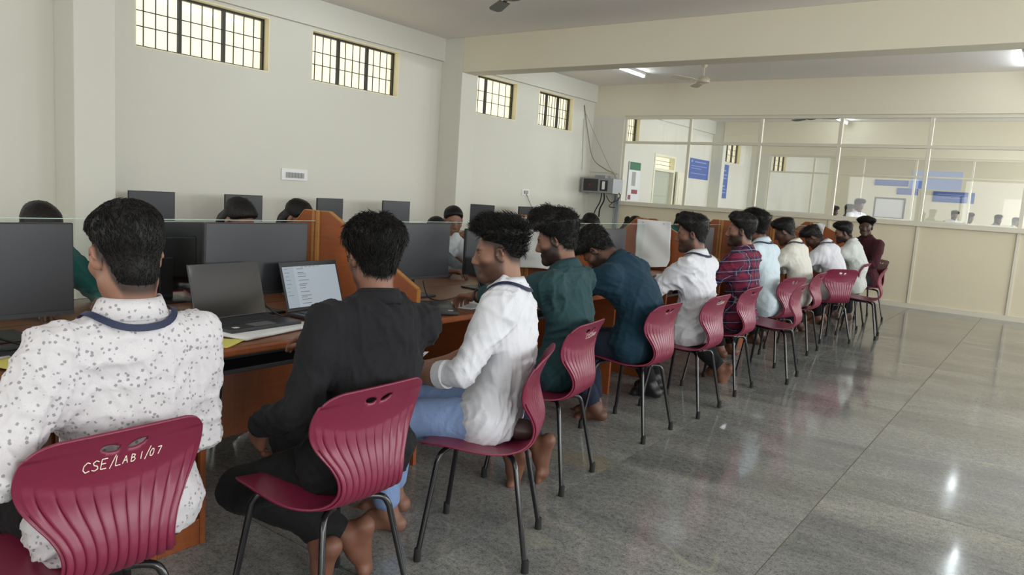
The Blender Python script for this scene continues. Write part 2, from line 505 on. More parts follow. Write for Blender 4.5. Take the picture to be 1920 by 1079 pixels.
for i, (a, b) in enumerate(WINS):
    barred_window(i + 1, a, b, WZ0, WZ1, 2 if i in (2,) else 3, 4)
# unseen walls with their window openings
def open_wall(name, horizontal, fixed, lo, hi, centres, w2):
    mb = MB(); p = lo
    def B(a, b, z0, z1):
        if horizontal: mb.box(a, b, fixed - 0.12, fixed, z0, z1)
        else: mb.box(fixed, fixed + 0.12, a, b, z0, z1)
    for c in centres:
        B(p, c - w2, 0, ZC); B(c - w2, c + w2, 0, 1.2); B(c - w2, c + w2, 2.7, ZC); p = c + w2
    B(p, hi, 0, ZC)
    return struct(mb.build(name, 'wall_paint'), 'plain painted wall with wide windows')
open_wall('wall_right', False, XR, YF, YD, (-0.6, 3.2, 7.0, 10.8, 15.5, 19.5, 24.5, 29.0), 1.1)
open_wall('wall_front', True, YF, XL - WT, XR, (-5.2, -1.6, 2.0), 1.1)

# ---- glazed partitions
PITCH = 1.28
def partition(name, Y, x_first, x0, label, lower_mat):
    w = bpy.data.objects.new(name, None); COL.objects.link(w); struct(w, label)
    t0, t1 = Y - 0.03, Y + 0.03
    MB().box(XL, XR, Y - 0.06, Y + 0.06, 2.94, ZC).build('upper_wall', 'cream_paint', w)
    MB().box(XL, x0, Y - 0.06, Y + 0.06, 0, 2.94).build('end_wall', 'wall_paint', w)
    MB().box(x0, XR, Y - 0.075, Y + 0.075, 1.26, 1.335).build('sill_rail', 'frame_cream', w, bevel=0.006)
    MB().box(x0, XR, Y - 0.035, Y + 0.035, 2.885, 2.94).build('head_rail', 'frame_cream', w, bevel=0.004)
    MB().box(x0, XR, Y - 0.033, Y + 0.033, 2.43, 2.475).build('transom', 'frame_cream', w, bevel=0.004)
    MB().box(x0, XR, Y - 0.05, Y - 0.02, 0.0, 0.075).build('skirting', 'frame_cream', w)
    xs = [x0 + 0.02]
    x = x_first
    while x < XR - 0.1:
        xs.append(x); x += PITCH
    xs.append(XR - 0.02)
    for i, x in enumerate(xs):
        MB().box(x - 0.027, x + 0.027, t0, t1, 1.335, 2.885).build('mullion', 'frame_cream', w, bevel=0.004)
        if 0 < i < len(xs) - 1:
            MB().box(x - 0.02, x + 0.02, Y - 0.04, Y - 0.02, 0.075, 1.26).build('cover_strip', 'frame_cream', w, bevel=0.003)
        if i < len(xs) - 1:
            a, b = x + 0.027, xs[i + 1] - 0.027
            MB().box(a, b, Y - 0.003, Y + 0.003, 1.335, 2.43).build('pane', 'clear_glass', w)
            MB().box(a, b, Y - 0.003, Y + 0.003, 2.475, 2.885).build('pane', 'clear_glass', w)
            MB().box(x, xs[i + 1], Y - 0.02, Y + 0.02, 0, 1.26).build('panel', lower_mat, w)
    return w
partition('wall_back', YB, -5.59, -6.92, 'cream partition with glazed upper panes and solid lower panels', 'laminate_cream')
partition('wall_between', YC, -5.80, -7.05, 'second glazed partition seen through the first one', 'laminate_cream')
struct(MB().box(XL, XR, YD, YD + 0.1, 0, ZC).build('wall_far', 'cream_paint'), 'far cream wall two rooms away')

# ---- next room: outside door with vent, open leaf, posters
d = bpy.data.objects.new('door_1', None); COL.objects.link(d); struct(d, 'grey panelled door with vent light above, in the next room')
xd = XL - 0.10
MB().box(xd - 0.02, xd + 0.02, 15.61, 16.62, 0.0, 2.07).build('leaf', 'grey_door', d, bevel=0.004)
for z0, z1 in ((0.2, 0.9), (1.05, 1.4), (1.5, 1.95)):
    MB().box(xd + 0.02, xd + 0.032, 15.74, 16.49, z0, z1).build('panel', 'grey_door', d, bevel=0.006)
f = MB()
f.box(XL - 0.16, XL + 0.015, 15.55, 15.61, 0, 2.45); f.box(XL - 0.16, XL + 0.015, 16.62, 16.68, 0, 2.45)
f.box(XL - 0.16, XL + 0.015, 15.61, 16.62, 2.07, 2.13); f.box(XL - 0.16, XL + 0.015, 15.61, 16.62, 2.40, 2.45)
f.build('frame', 'white_door', d)
MB().box(xd - 0.03, xd - 0.024, 15.61, 16.62, 2.13, 2.40).build('vent_pane', 'window_glass', d)
for z in (2.22, 2.31):
    MB().box(xd, xd + 0.01, 15.61, 16.62, z - 0.006, z + 0.006).build('vent_bar', 'grey_plastic', d)
d2 = bpy.data.objects.new('door_2', None); COL.objects.link(d2); struct(d2, 'cream door leaf standing open in the next room')
Md = Matrix.Translation((-7.56, 16.72, 0)) @ Matrix.Rotation(0.12, 4, 'Z')
MB().box(0, 0.04, 0.0, 1.15, 0.02, 2.10, Md).build('leaf', 'white_door', d2)
for a, b in ((0.12, 0.52), (0.64, 1.03)):
    for z0, z1 in ((0.2, 0.95), (1.1, 1.95)):
        MB().box(0.04, 0.052, a, b, z0, z1, Md).build('panel', 'white_door', d2, bevel=0.006)
def poster(label, M, w, h, mat, bars, pm='poster_print'):
    p = thing('wall_poster', label, 'poster')
    MB().box(-w / 2, w / 2, -0.004, 0.0, -h / 2, h / 2, M).build('sheet', mat, p)
    q = MB()
    for (x0, x1, z0, z1) in bars:
        q.box(x0 * w, x1 * w, -0.006, -0.0041, z0 * h, z1 * h, M)
    q.build('print', pm, p)
    return p
poster('wide blue notice on the window wall beyond the open cream door', Matrix.Translation((-7.59, 18.12, 2.25)) @ Matrix.Rotation(PI / 2, 4, 'Z'), 1.25, 0.5, 'poster_blue',
       [(-0.42, -0.35, 0.3, 0.42), (-0.25, 0.35, 0.32, 0.37), (-0.4, 0.4, 0.12, 0.15), (-0.4, 0.1, 0.0, 0.03), (-0.4, 0.4, -0.25, -0.22)])
poster('tall narrow blue notice with white lettering below the far barred window',
       Matrix.Translation((-7.59, 19.72, 2.03)) @ Matrix.Rotation(PI / 2, 4, 'Z'), 0.92, 0.92, 'poster_blue',
       [(-0.35, 0.3, 0.30, 0.34), (-0.4, 0.4, 0.18, 0.21), (-0.4, 0.4, 0.08, 0.11), (-0.4, 0.1, 0.0, 0.03), (-0.3, 0.3, -0.16, -0.11), (-0.4, 0.4, -0.24, -0.21), (-0.4, 0.4, -0.34, -0.31)])
nb = thing('notice_board', 'white notice board with green heading on the window wall of the next room', 'board')
Mn = Matrix.Translation((-7.585, 14.6, 1.77)) @ Matrix.Rotation(PI / 2, 4, 'Z')
MB().box(-0.27, 0.27, -0.015, 0, -0.42, 0.42, Mn).build('backing', 'paper_white', nb)
MB().box(-0.25, 0.25, -0.018, -0.0151, 0.24, 0.41, Mn).build('heading', 'poster_green', nb)
MB().box(-0.1, 0.18, -0.018, -0.0151, -0.27, -0.18, Mn).build('red_slip', 'poster_red', nb)
MB().box(-0.24, -0.12, -0.018, -0.0151, -0.40, -0.30, Mn).build('red_slip', 'poster_red', nb)
MB().box(-0.12, 0.05, -0.018, -0.0151, -0.1, 0.2, Mn).build('grey_slip', 'switch_grey', nb)
# room behind the second partition: projected picture and notices on the far wall
ps = thing('projected_screen', 'pale blue projected picture on the far wall two rooms away', 'projection', (0, 0, 0))
MB().box(-4.65, -3.05, YD - 0.02, YD - 0.002, 2.45, 3.12).build('picture', 'projector_image', ps)
MB().box(-4.7, -4.25, YD - 0.024, YD - 0.0201, 2.47, 2.75).build('blue_block', 'projector_blue', ps)
fwn = [(-5.9, -4.75, 2.52, 2.74, 'long blue strip notice on the far wall left of the projected picture'),
       (-5.1, -4.4, 2.22, 2.46, 'square blue notice under the strip on the far wall'),
       (-3.9, -2.6, 2.02, 2.40, 'wide dark blue notice under the projected picture on the far wall')]
for a, b, z0, z1, lab in fwn:
    poster(lab, Matrix.Translation(((a + b) / 2, YD - 0.03, (z0 + z1) / 2)), b - a, z1 - z0, 'poster_blue', [(-0.4, 0.4, 0.2, 0.26), (-0.4, 0.3, -0.1, -0.05)])
wb = thing('white_board', 'small framed white board standing behind the second partition', 'board')
MB().box(-4.85, -4.05, 26.0, 26.03, 1.35, 1.92).build('board', 'paper_white', wb)
q = MB()
for a, b, z0, z1 in ((-4.9, -4.85, 1.30, 1.97), (-4.05, -4.0, 1.30, 1.97), (-4.85, -4.05, 1.92, 1.97), (-4.85, -4.05, 1.30, 1.35)):
    q.box(a, b, 25.99, 26.04, z0, z1)
q.build('frame', 'grey_plastic', wb)
for x in (-4.8, -4.1):
    MB().tube([(x, 26.015, 0), (x, 26.015, 1.32)], 0.02).build('stand_leg', 'grey_plastic', wb)

# ---- tube lights
def tube_light(x, y, label):
    t = thing('tube_light', label, 'light', (x, y, ZC), 0, 'ceiling tube lights')
    MB().box(-0.028, 0.028, -0.62, 0.62, -0.045, 0.0).build('batten', 'white_plastic', t, bevel=0.004)
    MB().tube([(0, -0.58, -0.068), (0, 0.58, -0.068)], 0.016, 10).build('tube', 'tube_glow', t, smooth=True)
    for s in (-1, 1):
        MB().box(-0.016, 0.016, s * 0.61 - 0.02, s * 0.61 + 0.02, -0.085, -0.045).build('lamp_holder', 'white_plastic', t)
tube_light(-6.08, 5.62, 'fluorescent tube cut by the top edge of the photo, near the window wall')
tube_light(-6.0, 11.0, 'lit fluorescent tube just behind the beam, near the window wall')
tube_light(-0.62, 11.75, 'lit fluorescent tube behind the beam at the right edge')
for i, (x, y, w) in enumerate(((-0.8, 5.6, 'over the aisle'), (2.6, 5.6, 'right of the aisle'), (2.6, 0.6, 'behind the camera to the right'), (-0.8, 0.6, 'above the camera'), (-6.08, 0.6, 'over the near end of the window wall'), (2.6, 11.2, 'far right beyond the beam'), (-3.4, -1.6, 'at the rear of the room'))):
    tube_light(x, y, 'lit fluorescent tube on the ceiling ' + w)
tube_light(-1.0, 15.3, 'lit fluorescent tube in the next room, nearer the partition')
tube_light(-1.1, 20.6, 'lit fluorescent tube in the next room, near the second partition')
tube_light(-5.5, 15.6, 'added fluorescent tube brightening the next room, near the notice board')  # this and the two tubes below are added to brighten the next room
tube_light(-4.3, 18.0, 'added fluorescent tube brightening the next room, over its middle')
tube_light(2.4, 17.0, 'added fluorescent tube brightening the next room, far right')
tube_light(-3.0, 26.0, 'lit fluorescent tube two rooms away')

# ---- ceiling fans
def fan(x, y, rot, label, mat):
    t = thing('ceiling_fan', label, 'fan', (x, y, ZC), rot, 'ceiling fans')
    MB().lathe([(0.02, -0.10), (0.045, -0.07), (0.062, -0.02), (0.062, 0.0)], (0, 0, 0)).build('canopy', mat, t, smooth=0.7)
    MB().tube([(0, 0, -0.08), (0, 0, -0.25)], 0.012).build('rod', mat, t, smooth=0.7)
    MB().lathe([(0.02, -0.22), (0.05, -0.225), (0.105, -0.26), (0.115, -0.285), (0.10, -0.315), (0.05, -0.33), (0.02, -0.333)], (0, 0, 0)).build('motor', mat, t, smooth=0.7)
    for k in range(3):
        M = Matrix.Rotation(k * 2 * PI / 3, 4, 'Z')
        Mt = M @ Matrix.Translation((0, 0, -0.30)) @ Matrix.Rotation(0.18, 4, 'X')
        b = MB()
        n = 8
        poly = []
        for i in range(n + 1):
            u = i / n; poly.append((0.22 + 0.40 * u, 0.055 + 0.02 * u - (0.03 * max(0, u - 0.85) / 0.15)))
        for i in range(n, -1, -1):
            u = i / n; poly.append((0.22 + 0.40 * u, -0.055 - 0.01 * u + (0.03 * max(0, u - 0.85) / 0.15)))
        bb = MB(); bb.prism(poly, 'z', -0.003, 0.003)
        bb.v = [tuple(Mt @ Vector(p)) for p in bb.v]
        bl = bb.build('blade', mat, t)
        MB().box(0.09, 0.25, -0.018, 0.018, 0.003, 0.009, Mt).build('blade_arm', mat, bl)
fan(-4.50, 5.83, 0.4, 'ceiling fan cut by the top edge of the photo', 'fan_dark')
fan(-4.64, 10.9, 2.2, 'cream ceiling fan hanging beyond the beam', 'fan_cream')
fan(-4.3, 15.6, 0.3, 'dark ceiling fan seen through the upper panes in the next room', 'fan_dark')

# ---- wall fittings
sb = thing('switchboard', 'white switch plate with grey modules on the wall between the barred windows', 'switch')
MB().box(XL, XL + 0.015, 5.55, 5.93, 1.335, 1.475).build('plate', 'white_plastic', sb, bevel=0.004)
for i in range(6):
    MB().box(XL + 0.015, XL + 0.023, 5.61 + i * 0.045, 5.648 + i * 0.045, 1.365, 1.43).build('switch', 'switch_grey', sb)
sb = thing('socket_plate', 'small socket plate with hanging wire on the wall beyond the column', 'socket')
MB().box(XL, XL + 0.015, 10.5, 10.72, 1.32, 1.43).build('plate', 'white_plastic', sb, bevel=0.004)
MB().box(XL + 0.015, XL + 0.03, 10.55, 10.66, 1.35, 1.41).build('plug', 'switch_grey', sb)
w = tag(MB().tube(smoothpath([(XL + 0.02, 10.62, 1.35), (XL + 0.05, 10.75, 1.15), (XL + 0.06, 10.95, 1.0), (XL + 0.08, 11.2, 0.9)]), 0.006, 6).build('hanging_wire', 'wire_grey'), 'thin grey wire dropping from the small socket plate', 'wire')
# network cabinet in the corner
rk = thing('network_cabinet', 'grey wall cabinet with dark glass door hanging in the corner', 'cabinet', (-7.17, YB - 0.06, 1.46))
MB().box(-0.37, 0.33, -0.38, 0.0, 0.0, 0.28).build('case', 'rack_grey', rk, bevel=0.004)
MB().box(-0.31, 0.0, -0.392, -0.381, 0.03, 0.26).build('door', 'screen_glossy', rk)
MB().box(0.05, 0.21, -0.39, -0.381, 0.04, 0.24).build('inner_panel', 'black_plastic', rk)
MB().box(0.10, 0.16, -0.396, -0.391, 0.07, 0.22).build('sticker', 'white_plastic', rk)
MB().box(-0.19, -0.15, -0.396, -0.393, 0.12, 0.17).build('badge', 'band_red', rk)
tag(MB().box(-7.33, -7.1, 12.50, 12.70, 1.742, 1.80).build('network_switch', 'rack_grey', bevel=0.004), 'small grey box lying on top of the wall cabinet', 'device')
cc = [([(XL + 0.01, 12.34, 3.1), (XL + 0.06, 12.5, 2.5), (-7.45, 12.6, 2.1), (-7.2, 12.66, 1.92), (-7.0, 12.68, 1.82), (-6.93, 12.7, 1.5)], 0.009, 'wire_grey', 'thick wire sagging from the ceiling line to the wall cabinet'),
      ([(XL + 0.01, 12.36, 3.0), (-7.42, 12.6, 2.5), (-7.15, 12.68, 2.0), (-7.02, 12.7, 1.84)], 0.004, 'wire_grey', 'thin wire sagging beside the thick one to the wall cabinet'),
      ([(-7.15, 12.5, 1.46), (-7.2, 12.55, 1.3), (-7.32, 12.6, 1.12), (-7.38, 12.65, 1.0)], 0.011, 'black_plastic', 'black cable dropping below the wall cabinet, nearer the door side'),
      ([(-7.1, 12.5, 1.46), (-7.12, 12.55, 1.32), (-7.22, 12.6, 1.16), (-7.26, 12.65, 1.0)], 0.014, 'black_plastic', 'thick black cable bundle dropping below the wall cabinet'),
      ([(-7.05, 12.5, 1.42), (-6.95, 12.5, 1.30), (-6.85, 12.55, 1.33), (-6.80, 12.6, 1.42), (-6.88, 12.62, 1.5), (-6.9, 12.6, 1.35), (-7.02, 12.6, 1.22), (-6.9, 12.62, 1.2)], 0.008, 'bag_brown', 'tangled dark cable loops under the wall cabinet')]
for pts, r, mt, lab in cc:
    tag(MB().tube(smoothpath(pts), r, 6).build('cable', mt, smooth=True), lab, 'cable', 'cables of the wall cabinet')
tag(MB().tube([(XL + 0.012, 12.36, 2.85), (XL + 0.012, 12.44, 1.88)], 0.008, 6).build('conduit', 'frame_cream'), 'thin vertical cream conduit on the window wall by the corner', 'pipe')
tag(MB().tube([(-7.58, YB - 0.07, 1.87), (-6.95, YB - 0.07, 1.85)], 0.01, 6).build('conduit', 'frame_cream'), 'thin horizontal cream conduit above the wall cabinet', 'pipe')
tag(MB().tube([(-6.96, YB - 0.09, 0.0), (-6.96, YB - 0.09, 1.48)], 0.022, 10).build('service_pipe', 'pipe_grey', smooth=True), 'left of two grey pipes rising in the corner by the partition', 'pipe')
tag(MB().tube([(-6.88, YB - 0.10, 0.0), (-6.88, YB - 0.10, 1.40)], 0.018, 10).build('service_pipe', 'pipe_grey', smooth=True), 'right of two grey pipes rising in the corner by the partition', 'pipe')

# ================================================================== chairs
PROF = [(0.232, 0.408, 0.120), (0.228, 0.420, 0.160), (0.215, 0.430, 0.188), (0.18, 0.436, 0.204), (0.12, 0.436, 0.212), (0.04, 0.428, 0.212), (-0.03, 0.422, 0.205),
        (-0.09, 0.423, 0.185), (-0.135, 0.432, 0.160), (-0.168, 0.452, 0.140), (-0.188, 0.485, 0.128), (-0.192, 0.525, 0.130), (-0.184, 0.565, 0.146), (-0.174, 0.605, 0.172),
        (-0.170, 0.645, 0.195), (-0.176, 0.685, 0.207), (-0.189, 0.725, 0.208), (-0.204, 0.760, 0.200), (-0.215, 0.782, 0.185), (-0.222, 0.794, 0.165), (-0.226, 0.800, 0.140)]
_pp = smoothpath([(p[0], p[1], p[2]) for p in PROF], 4)
_NR = len(_pp)
_cum = [0.0]
for a_, b_ in zip(_pp[:-1], _pp[1:]):
    _cum.append(_cum[-1] + math.hypot(b_.x - a_.x, b_.y - a_.y))
def shell_at(i, u):
    """point and outward (rear / underside) normal of the seat shell at profile row i, lateral u in -1..1"""
    p = _pp[i]; q0 = _pp[max(i - 1, 0)]; q1 = _pp[min(i + 1, _NR - 1)]
    t = Vector((0, q1.x - q0.x, q1.y - q0.y)).normalized()
    n = Vector((0, t.z, -t.y))
    n = -n if n.y > 0.0 and p.y > 0.47 else n
    n = Vector((0, -abs(t.z), -max(0.0, -t.y) if p.y < 0.5 else 0.0)) if False else n
    back = min(1.0, max(0.0, (p.y - 0.47) / 0.15))
    x = u * p.z
    y = p.x + back * 0.55 * x * x
    z = p.y + (1 - back) * 0.35 * x * x - (0.16 * x * x if p.y > 0.76 else 0.0)
    return Vector((x, y, z)), n
def seat_shell_mesh():
    NU = 176
    V = []; F = []; par = []
    for i in range(_NR):
        p = _pp[i]
        z = p.y
        for j in range(NU + 1):
            u = -1 + 2 * j / NU
            P, n = shell_at(i, u)
            # ribs flow from the middle of the back through the narrow bend
            t_top = 0.655 + 0.05 * abs(u) ** 2
            amp = 0.0
            if p.x < -0.10 and z < t_top:
                if p.x < -0.165 or z > 0.47:
                    amp = min(1.0, 0.35 + (t_top - z) / 0.14) * min(1.0, (t_top - z) / 0.008)
                else:
                    amp = max(0.0, min(1.0, (-0.10 - p.x) / 0.06))
            ph = u * 5.5
            dph = abs(ph - math.floor(ph) - 0.5)
            w = 1.0 - math.exp(-(dph / (0.105 + 0.05 * max(0.0, min(1.0, (0.56 - z) / 0.08)))) ** 2)
            edge = 1.0 if abs(u) < 0.93 else 0.0
            P = P + Vector((0, -1, -0.3)).normalized() * (0.0085 * amp * w * edge)
            V.append(P); par.append((u * p.z, _cum[i]))
    holes = []
    ztop = _cum[-1]
    for s in (-1, 1):
        holes.append((s * 0.030, ztop - 0.050, 0.024, 0.0115, s * 0.30))
    def inh(q, h):
        cx_, cy_, a, b, r = h
        dx, dy = q[0] - cx_, q[1] - cy_
        ex, ey = dx * math.cos(r) + dy * math.sin(r), -dx * math.sin(r) + dy * math.cos(r)
        return (ex / a) ** 2 + (ey / b) ** 2
    dead = {}
    for i in range(_NR - 1):
        for j in range(NU):
            ids = (i * (NU + 1) + j, i * (NU + 1) + j + 1, (i + 1) * (NU + 1) + j + 1, (i + 1) * (NU + 1) + j)
            c = (sum(par[k][0] for k in ids) / 4, sum(par[k][1] for k in ids) / 4)
            hit = None
            for h in holes:
                if inh(c, h) < 1.0: hit = h
            if hit:
                for k in ids: dead[k] = hit
            else:
                F.append(ids)
    used = set(k for f_ in F for k in f_)
    for k, h in dead.items():
        if k in used:
            r = math.sqrt(max(1e-6, inh(par[k], h)))
            sc = 1.0 / r - 1.0
            dx, ds = (par[k][0] - h[0]) * sc, (par[k][1] - h[1]) * sc
            V[k] = V[k] + Vector((dx, -0.35 * ds, 0.93 * ds))
    idx = {}; V2 = []
    for k in sorted(used): idx[k] = len(V2); V2.append(V[k])
    me = bpy.data.meshes.new('seat_shell')
    me.from_pydata([tuple(p) for p in V2], [], [tuple(idx[k] for k in f_) for f_ in F]); me.update()
    return me
def leg_mesh(kind, s):
    if kind == 'front':
        pts = [(s * 0.03, 0.10, 0.414), (s * 0.10, 0.12, 0.413), (s * 0.150, 0.143, 0.405), (s * 0.172, 0.155, 0.375), (s * 0.215, 0.200, 0.02)]
    else:
        pts = [(s * 0.03, -0.07, 0.400), (s * 0.085, -0.10, 0.400), (s * 0.118, -0.122, 0.392), (s * 0.132, -0.134, 0.365), (s * 0.187, -0.200, 0.02)]
    P = smoothpath(pts[:4], 5) + [Vector(pts[4])]
    m_ = MB(); m_.tube(P, 0.0105, 10)
    f_ = MB(); f_.lathe([(0.011, 0.05), (0.0135, 0.045), (0.0145, 0.0), (0.011, 0.0)], (pts[4][0] - (pts[4][0] - pts[3][0]) * 0.03, pts[4][1], 0.0), 'z', 12)
    return m_, f_
def make_chair(label, loc, rz):
    t = thing('plastic_chair', label, 'chair', loc, rz, 'maroon plastic chairs along the desks')
    me = seat_shell_mesh()
    tmp = link('seat_shell_raw', me, 'chair_plastic', None, smooth=True, solid=0.007)
    bpy.context.view_layer.update()
    baked = bpy.data.meshes.new_from_object(tmp.evaluated_get(bpy.context.evaluated_depsgraph_get()))
    bpy.data.objects.remove(tmp); baked.name = 'seat_shell'
    link('seat_shell', baked, 'chair_plastic', t, smooth=True)
    for kind in ('front', 'rear'):
        for s in (-1, 1):
            a, b = leg_mesh(kind, s)
            lg = a.build('leg', 'chair_metal', t, smooth=0.8)
            b.build('rubber_foot', 'rubber', lg, smooth=0.8)
    fr = MB()
    for s in (-1, 1):
        fr.tube([(s * 0.06, -0.10, 0.402), (s * 0.075, 0.03, 0.406), (s * 0.07, 0.115, 0.413)], 0.009, 8)
    fr.build('seat_frame', 'chair_metal', t, smooth=0.8)
    return t
FACE = PI / 2          # local +y (forward) points to world -x
CH = [  # x, y, extra turn in degrees, label
    (-1.83, 0.79, 0, 'maroon ribbed chair marked in chalk, behind the man in the printed shirt'),
    (-1.735, 1.475, 0, 'maroon ribbed chair under the man in the black shirt'),
    (-1.672, 2.200, 27, 'maroon ribbed chair turned sideways under the man in light blue trousers'),
    (-1.915, 2.965, 8, 'maroon ribbed chair under the bearded man in the teal shirt'),
    (-1.955, 3.955, 0, 'maroon ribbed chair under the man bending over in dark blue'),
    (-1.925, 4.68, 0, 'maroon ribbed chair under the bearded man in white with rolled sleeves'),
    (-1.955, 5.43, 0, 'maroon ribbed chair under the man in the plaid shirt'),
    (-1.80, 6.13, 4, 'empty maroon ribbed chair pulled out into the aisle behind the pale blue shirt'),
    (-2.00, 6.72, -14, 'maroon ribbed chair under the man in the pale blue shirt'),
    (-2.00, 7.52, 0, 'maroon ribbed chair under the man in cream with a lanyard'),
    (-1.93, 8.42, -38, 'maroon ribbed chair turned with its back to the camera, under the man bowing his head'),
    (-1.72, 9.12, 6, 'empty maroon ribbed chair out in the aisle at the far end'),
    (-2.02, 9.75, 0, 'maroon ribbed chair under the bearded man in the grey white shirt'),
    (-2.02, 10.75, 40, 'farthest maroon ribbed chair under the man in the maroon shirt')]
chairs = []
for i, (x, y, a, lab) in enumerate(CH):
    rz = FACE + math.radians(a)
    if i == 0: c = make_chair(lab, (x, y, 0), rz)
    else:
        c = copy_tree(chairs[0]); c.location = (x, y, 0); c.rotation_euler = (0, 0, rz); c['label'] = lab
    chairs.append(c)
# chalk markings on three backs
def back_point(x, z):
    best = min((i for i in range(_NR) if _pp[i].y > 0.5), key=lambda i: abs(_pp[i].y - z))
    j = best + 1 if (best + 1 < _NR and z > _pp[best].y) else max(best - 1, 0)
    dz = _pp[j].y - _pp[best].y
    f_ = 0 if abs(dz) < 1e-6 else (z - _pp[best].y) / dz
    y = _pp[best].x + (_pp[j].x - _pp[best].x) * f_ + 0.55 * x * x
    return Vector((x, y - 0.0045, z))
GL = {'C': [[(0.9, 0.85), (0.5, 1), (0.1, 0.7), (0.05, 0.3), (0.4, 0), (0.9, 0.12)]], 'S': [[(0.9, 0.85), (0.5, 1), (0.12, 0.8), (0.3, 0.55), (0.75, 0.42), (0.85, 0.15), (0.45, 0), (0.05, 0.12)]],
      'E': [[(0.85, 1), (0.1, 1), (0.1, 0), (0.85, 0)], [(0.1, 0.52), (0.7, 0.52)]], '/': [[(0.2, -0.15), (0.8, 1.15)]], 'L': [[(0.15, 1), (0.15, 0), (0.85, 0)]],
      'A': [[(0, 0), (0.45, 1), (0.9, 0)], [(0.2, 0.4), (0.7, 0.4)]], 'B': [[(0.1, 0), (0.1, 1), (0.7, 0.85), (0.6, 0.55), (0.1, 0.5)], [(0.6, 0.5), (0.85, 0.25), (0.6, 0.02), (0.1, 0)]],
      '1': [[(0.5, 0), (0.5, 1)]], '0': [[(0.45, 1), (0.1, 0.6), (0.2, 0.1), (0.55, 0), (0.85, 0.4), (0.75, 0.9), (0.45, 1)]], '7': [[(0.1, 1), (0.85, 1), (0.4, 0)]]}
def marking(chair, text, x0, z0, dx, size, slope):
    mb = MB(); x = x0
    for ch in text:
        s = size * (1.0 if ch in 'CSE/L' else 0.78)
        for st in GL[ch]:
            pts = []
            for a_, b_ in zip(st[:-1], st[1:]):
                for k in range(5):
                    pts.append((a_[0] + (b_[0] - a_[0]) * k / 4, a_[1] + (b_[1] - a_[1]) * k / 4))
            ws = [back_point(x + p[0] * s * 0.62, z0 + (x - x0) * slope + p[1] * s) for p in pts]
            w2 = size * 0.04
            for a_, b_ in zip(ws[:-1], ws[1:]):
                d_ = (b_ - a_)
                if d_.length < 1e-6: continue
                d_.normalize(); nn = Vector((0, -1, 0)); sd = d_.cross(nn) * w2
                mb.add([a_ - sd, b_ - sd, b_ + sd, a_ + sd, a_ - sd + nn * 0.0006, b_ - sd + nn * 0.0006, b_ + sd + nn * 0.0006, a_ + sd + nn * 0.0006],
                       [(0, 1, 2, 3), (4, 7, 6, 5), (0, 4, 5, 1), (1, 5, 6, 2), (2, 6, 7, 3), (3, 7, 4, 0)])
        x += dx * (1.0 if ch not in '/1' else 0.72)
    return mb.build('chalk_marking', 'chalk', chair)
marking(chairs[0], 'CSE/LAB1/07', -0.082, 0.705, 0.0180, 0.026, 0.02)
marking(chairs[3], 'CSE/LAB1', -0.02, 0.715, 0.019, 0.022, 0.02)
marking(chairs[5], 'CSE/LAB1', -0.05, 0.735, 0.019, 0.022, 0.02)
# chairs of the people on the far side of the desks
WCH = [(-3.92, 1.385), (-3.92, 2.365), (-4.2, 3.02), (-4.25, 4.62), (-4.03, 4.13), (-4.07, 6.45), (-4.14, 7.53), (-4.12, 8.88)]
WWHO = ['woman in green behind the left monitor', 'woman with glasses', 'woman beside the orange divider', 'woman in white', 'person partly hidden beside the woman in white', 'person beyond the man in dark blue', 'woman behind the hanging sheet', 'woman with tied hair behind the man in white']
for k, (x, y) in enumerate(WCH):
    c = copy_tree(chairs[1]); c.location = (x, y, 0); c.rotation_euler = (0, 0, -PI / 2)
    c['label'] = 'maroon chair across the desks under the ' + WWHO[k]
    c['group'] = 'maroon chairs on the far side of the desks'

# ================================================================== desks
DZ = 0.735
XF, XM, XB = -2.39, -3.20, -3.72
YS = [-1.34 + 1.96 * k for k in range(8)]
NB_ = 7
ORD = ['nearest', 'second', 'third', 'fourth', 'fifth', 'sixth', 'farthest']
def desk(x_front, x_mid, a, b, label, group, tray, sgn):
    t = thing('computer_desk', label, 'desk', (x_mid, (a + b) / 2, 0), 0, group)
    L = (b - a) / 2 - 0.001
    D = x_front - x_mid
    def bx(x0, x1, *r): return MB().box(min(x0, x1), max(x0, x1), *r)
    bx(0.004 * sgn, D - 0.02 * sgn, -L, L, DZ - 0.026, DZ).build('worktop', 'wood_top', t)
    bx(D - 0.02 * sgn, D, -L, L, DZ - 0.03, DZ + 0.001).build('edge_band', 'wood_orange', t, bevel=0.008)
    for y0 in (-L, -L + 0.645, -L + 0.83):
        bx(0.02 * sgn, D - 0.03 * sgn, y0, y0 + 0.022, 0, DZ - 0.031).build('side_panel', 'wood_orange', t, bevel=0.002)
    bx(0.10 * sgn, 0.118 * sgn, -L + 0.853, L, 0.12, DZ - 0.027).build('modesty_panel', 'wood_orange', t)
    if tray:
        bx(D - 0.42 * sgn, D - 0.05 * sgn, -0.10, 0.58, 0.625, 0.643).build('keyboard_tray', 'black_plastic', t, bevel=0.003)
        for s in (-0.10, 0.57):
            bx(D - 0.40 * sgn, D - 0.10 * sgn, s, s + 0.012, 0.643, DZ - 0.027).build('tray_runner', 'chair_metal', t)
    bx(D - 0.50 * sgn, D - 0.03 * sgn, -L + 0.668, -L + 0.829, 0.0, 0.10).build('tower_plinth', 'wood_orange', t, bevel=0.003)
    return t
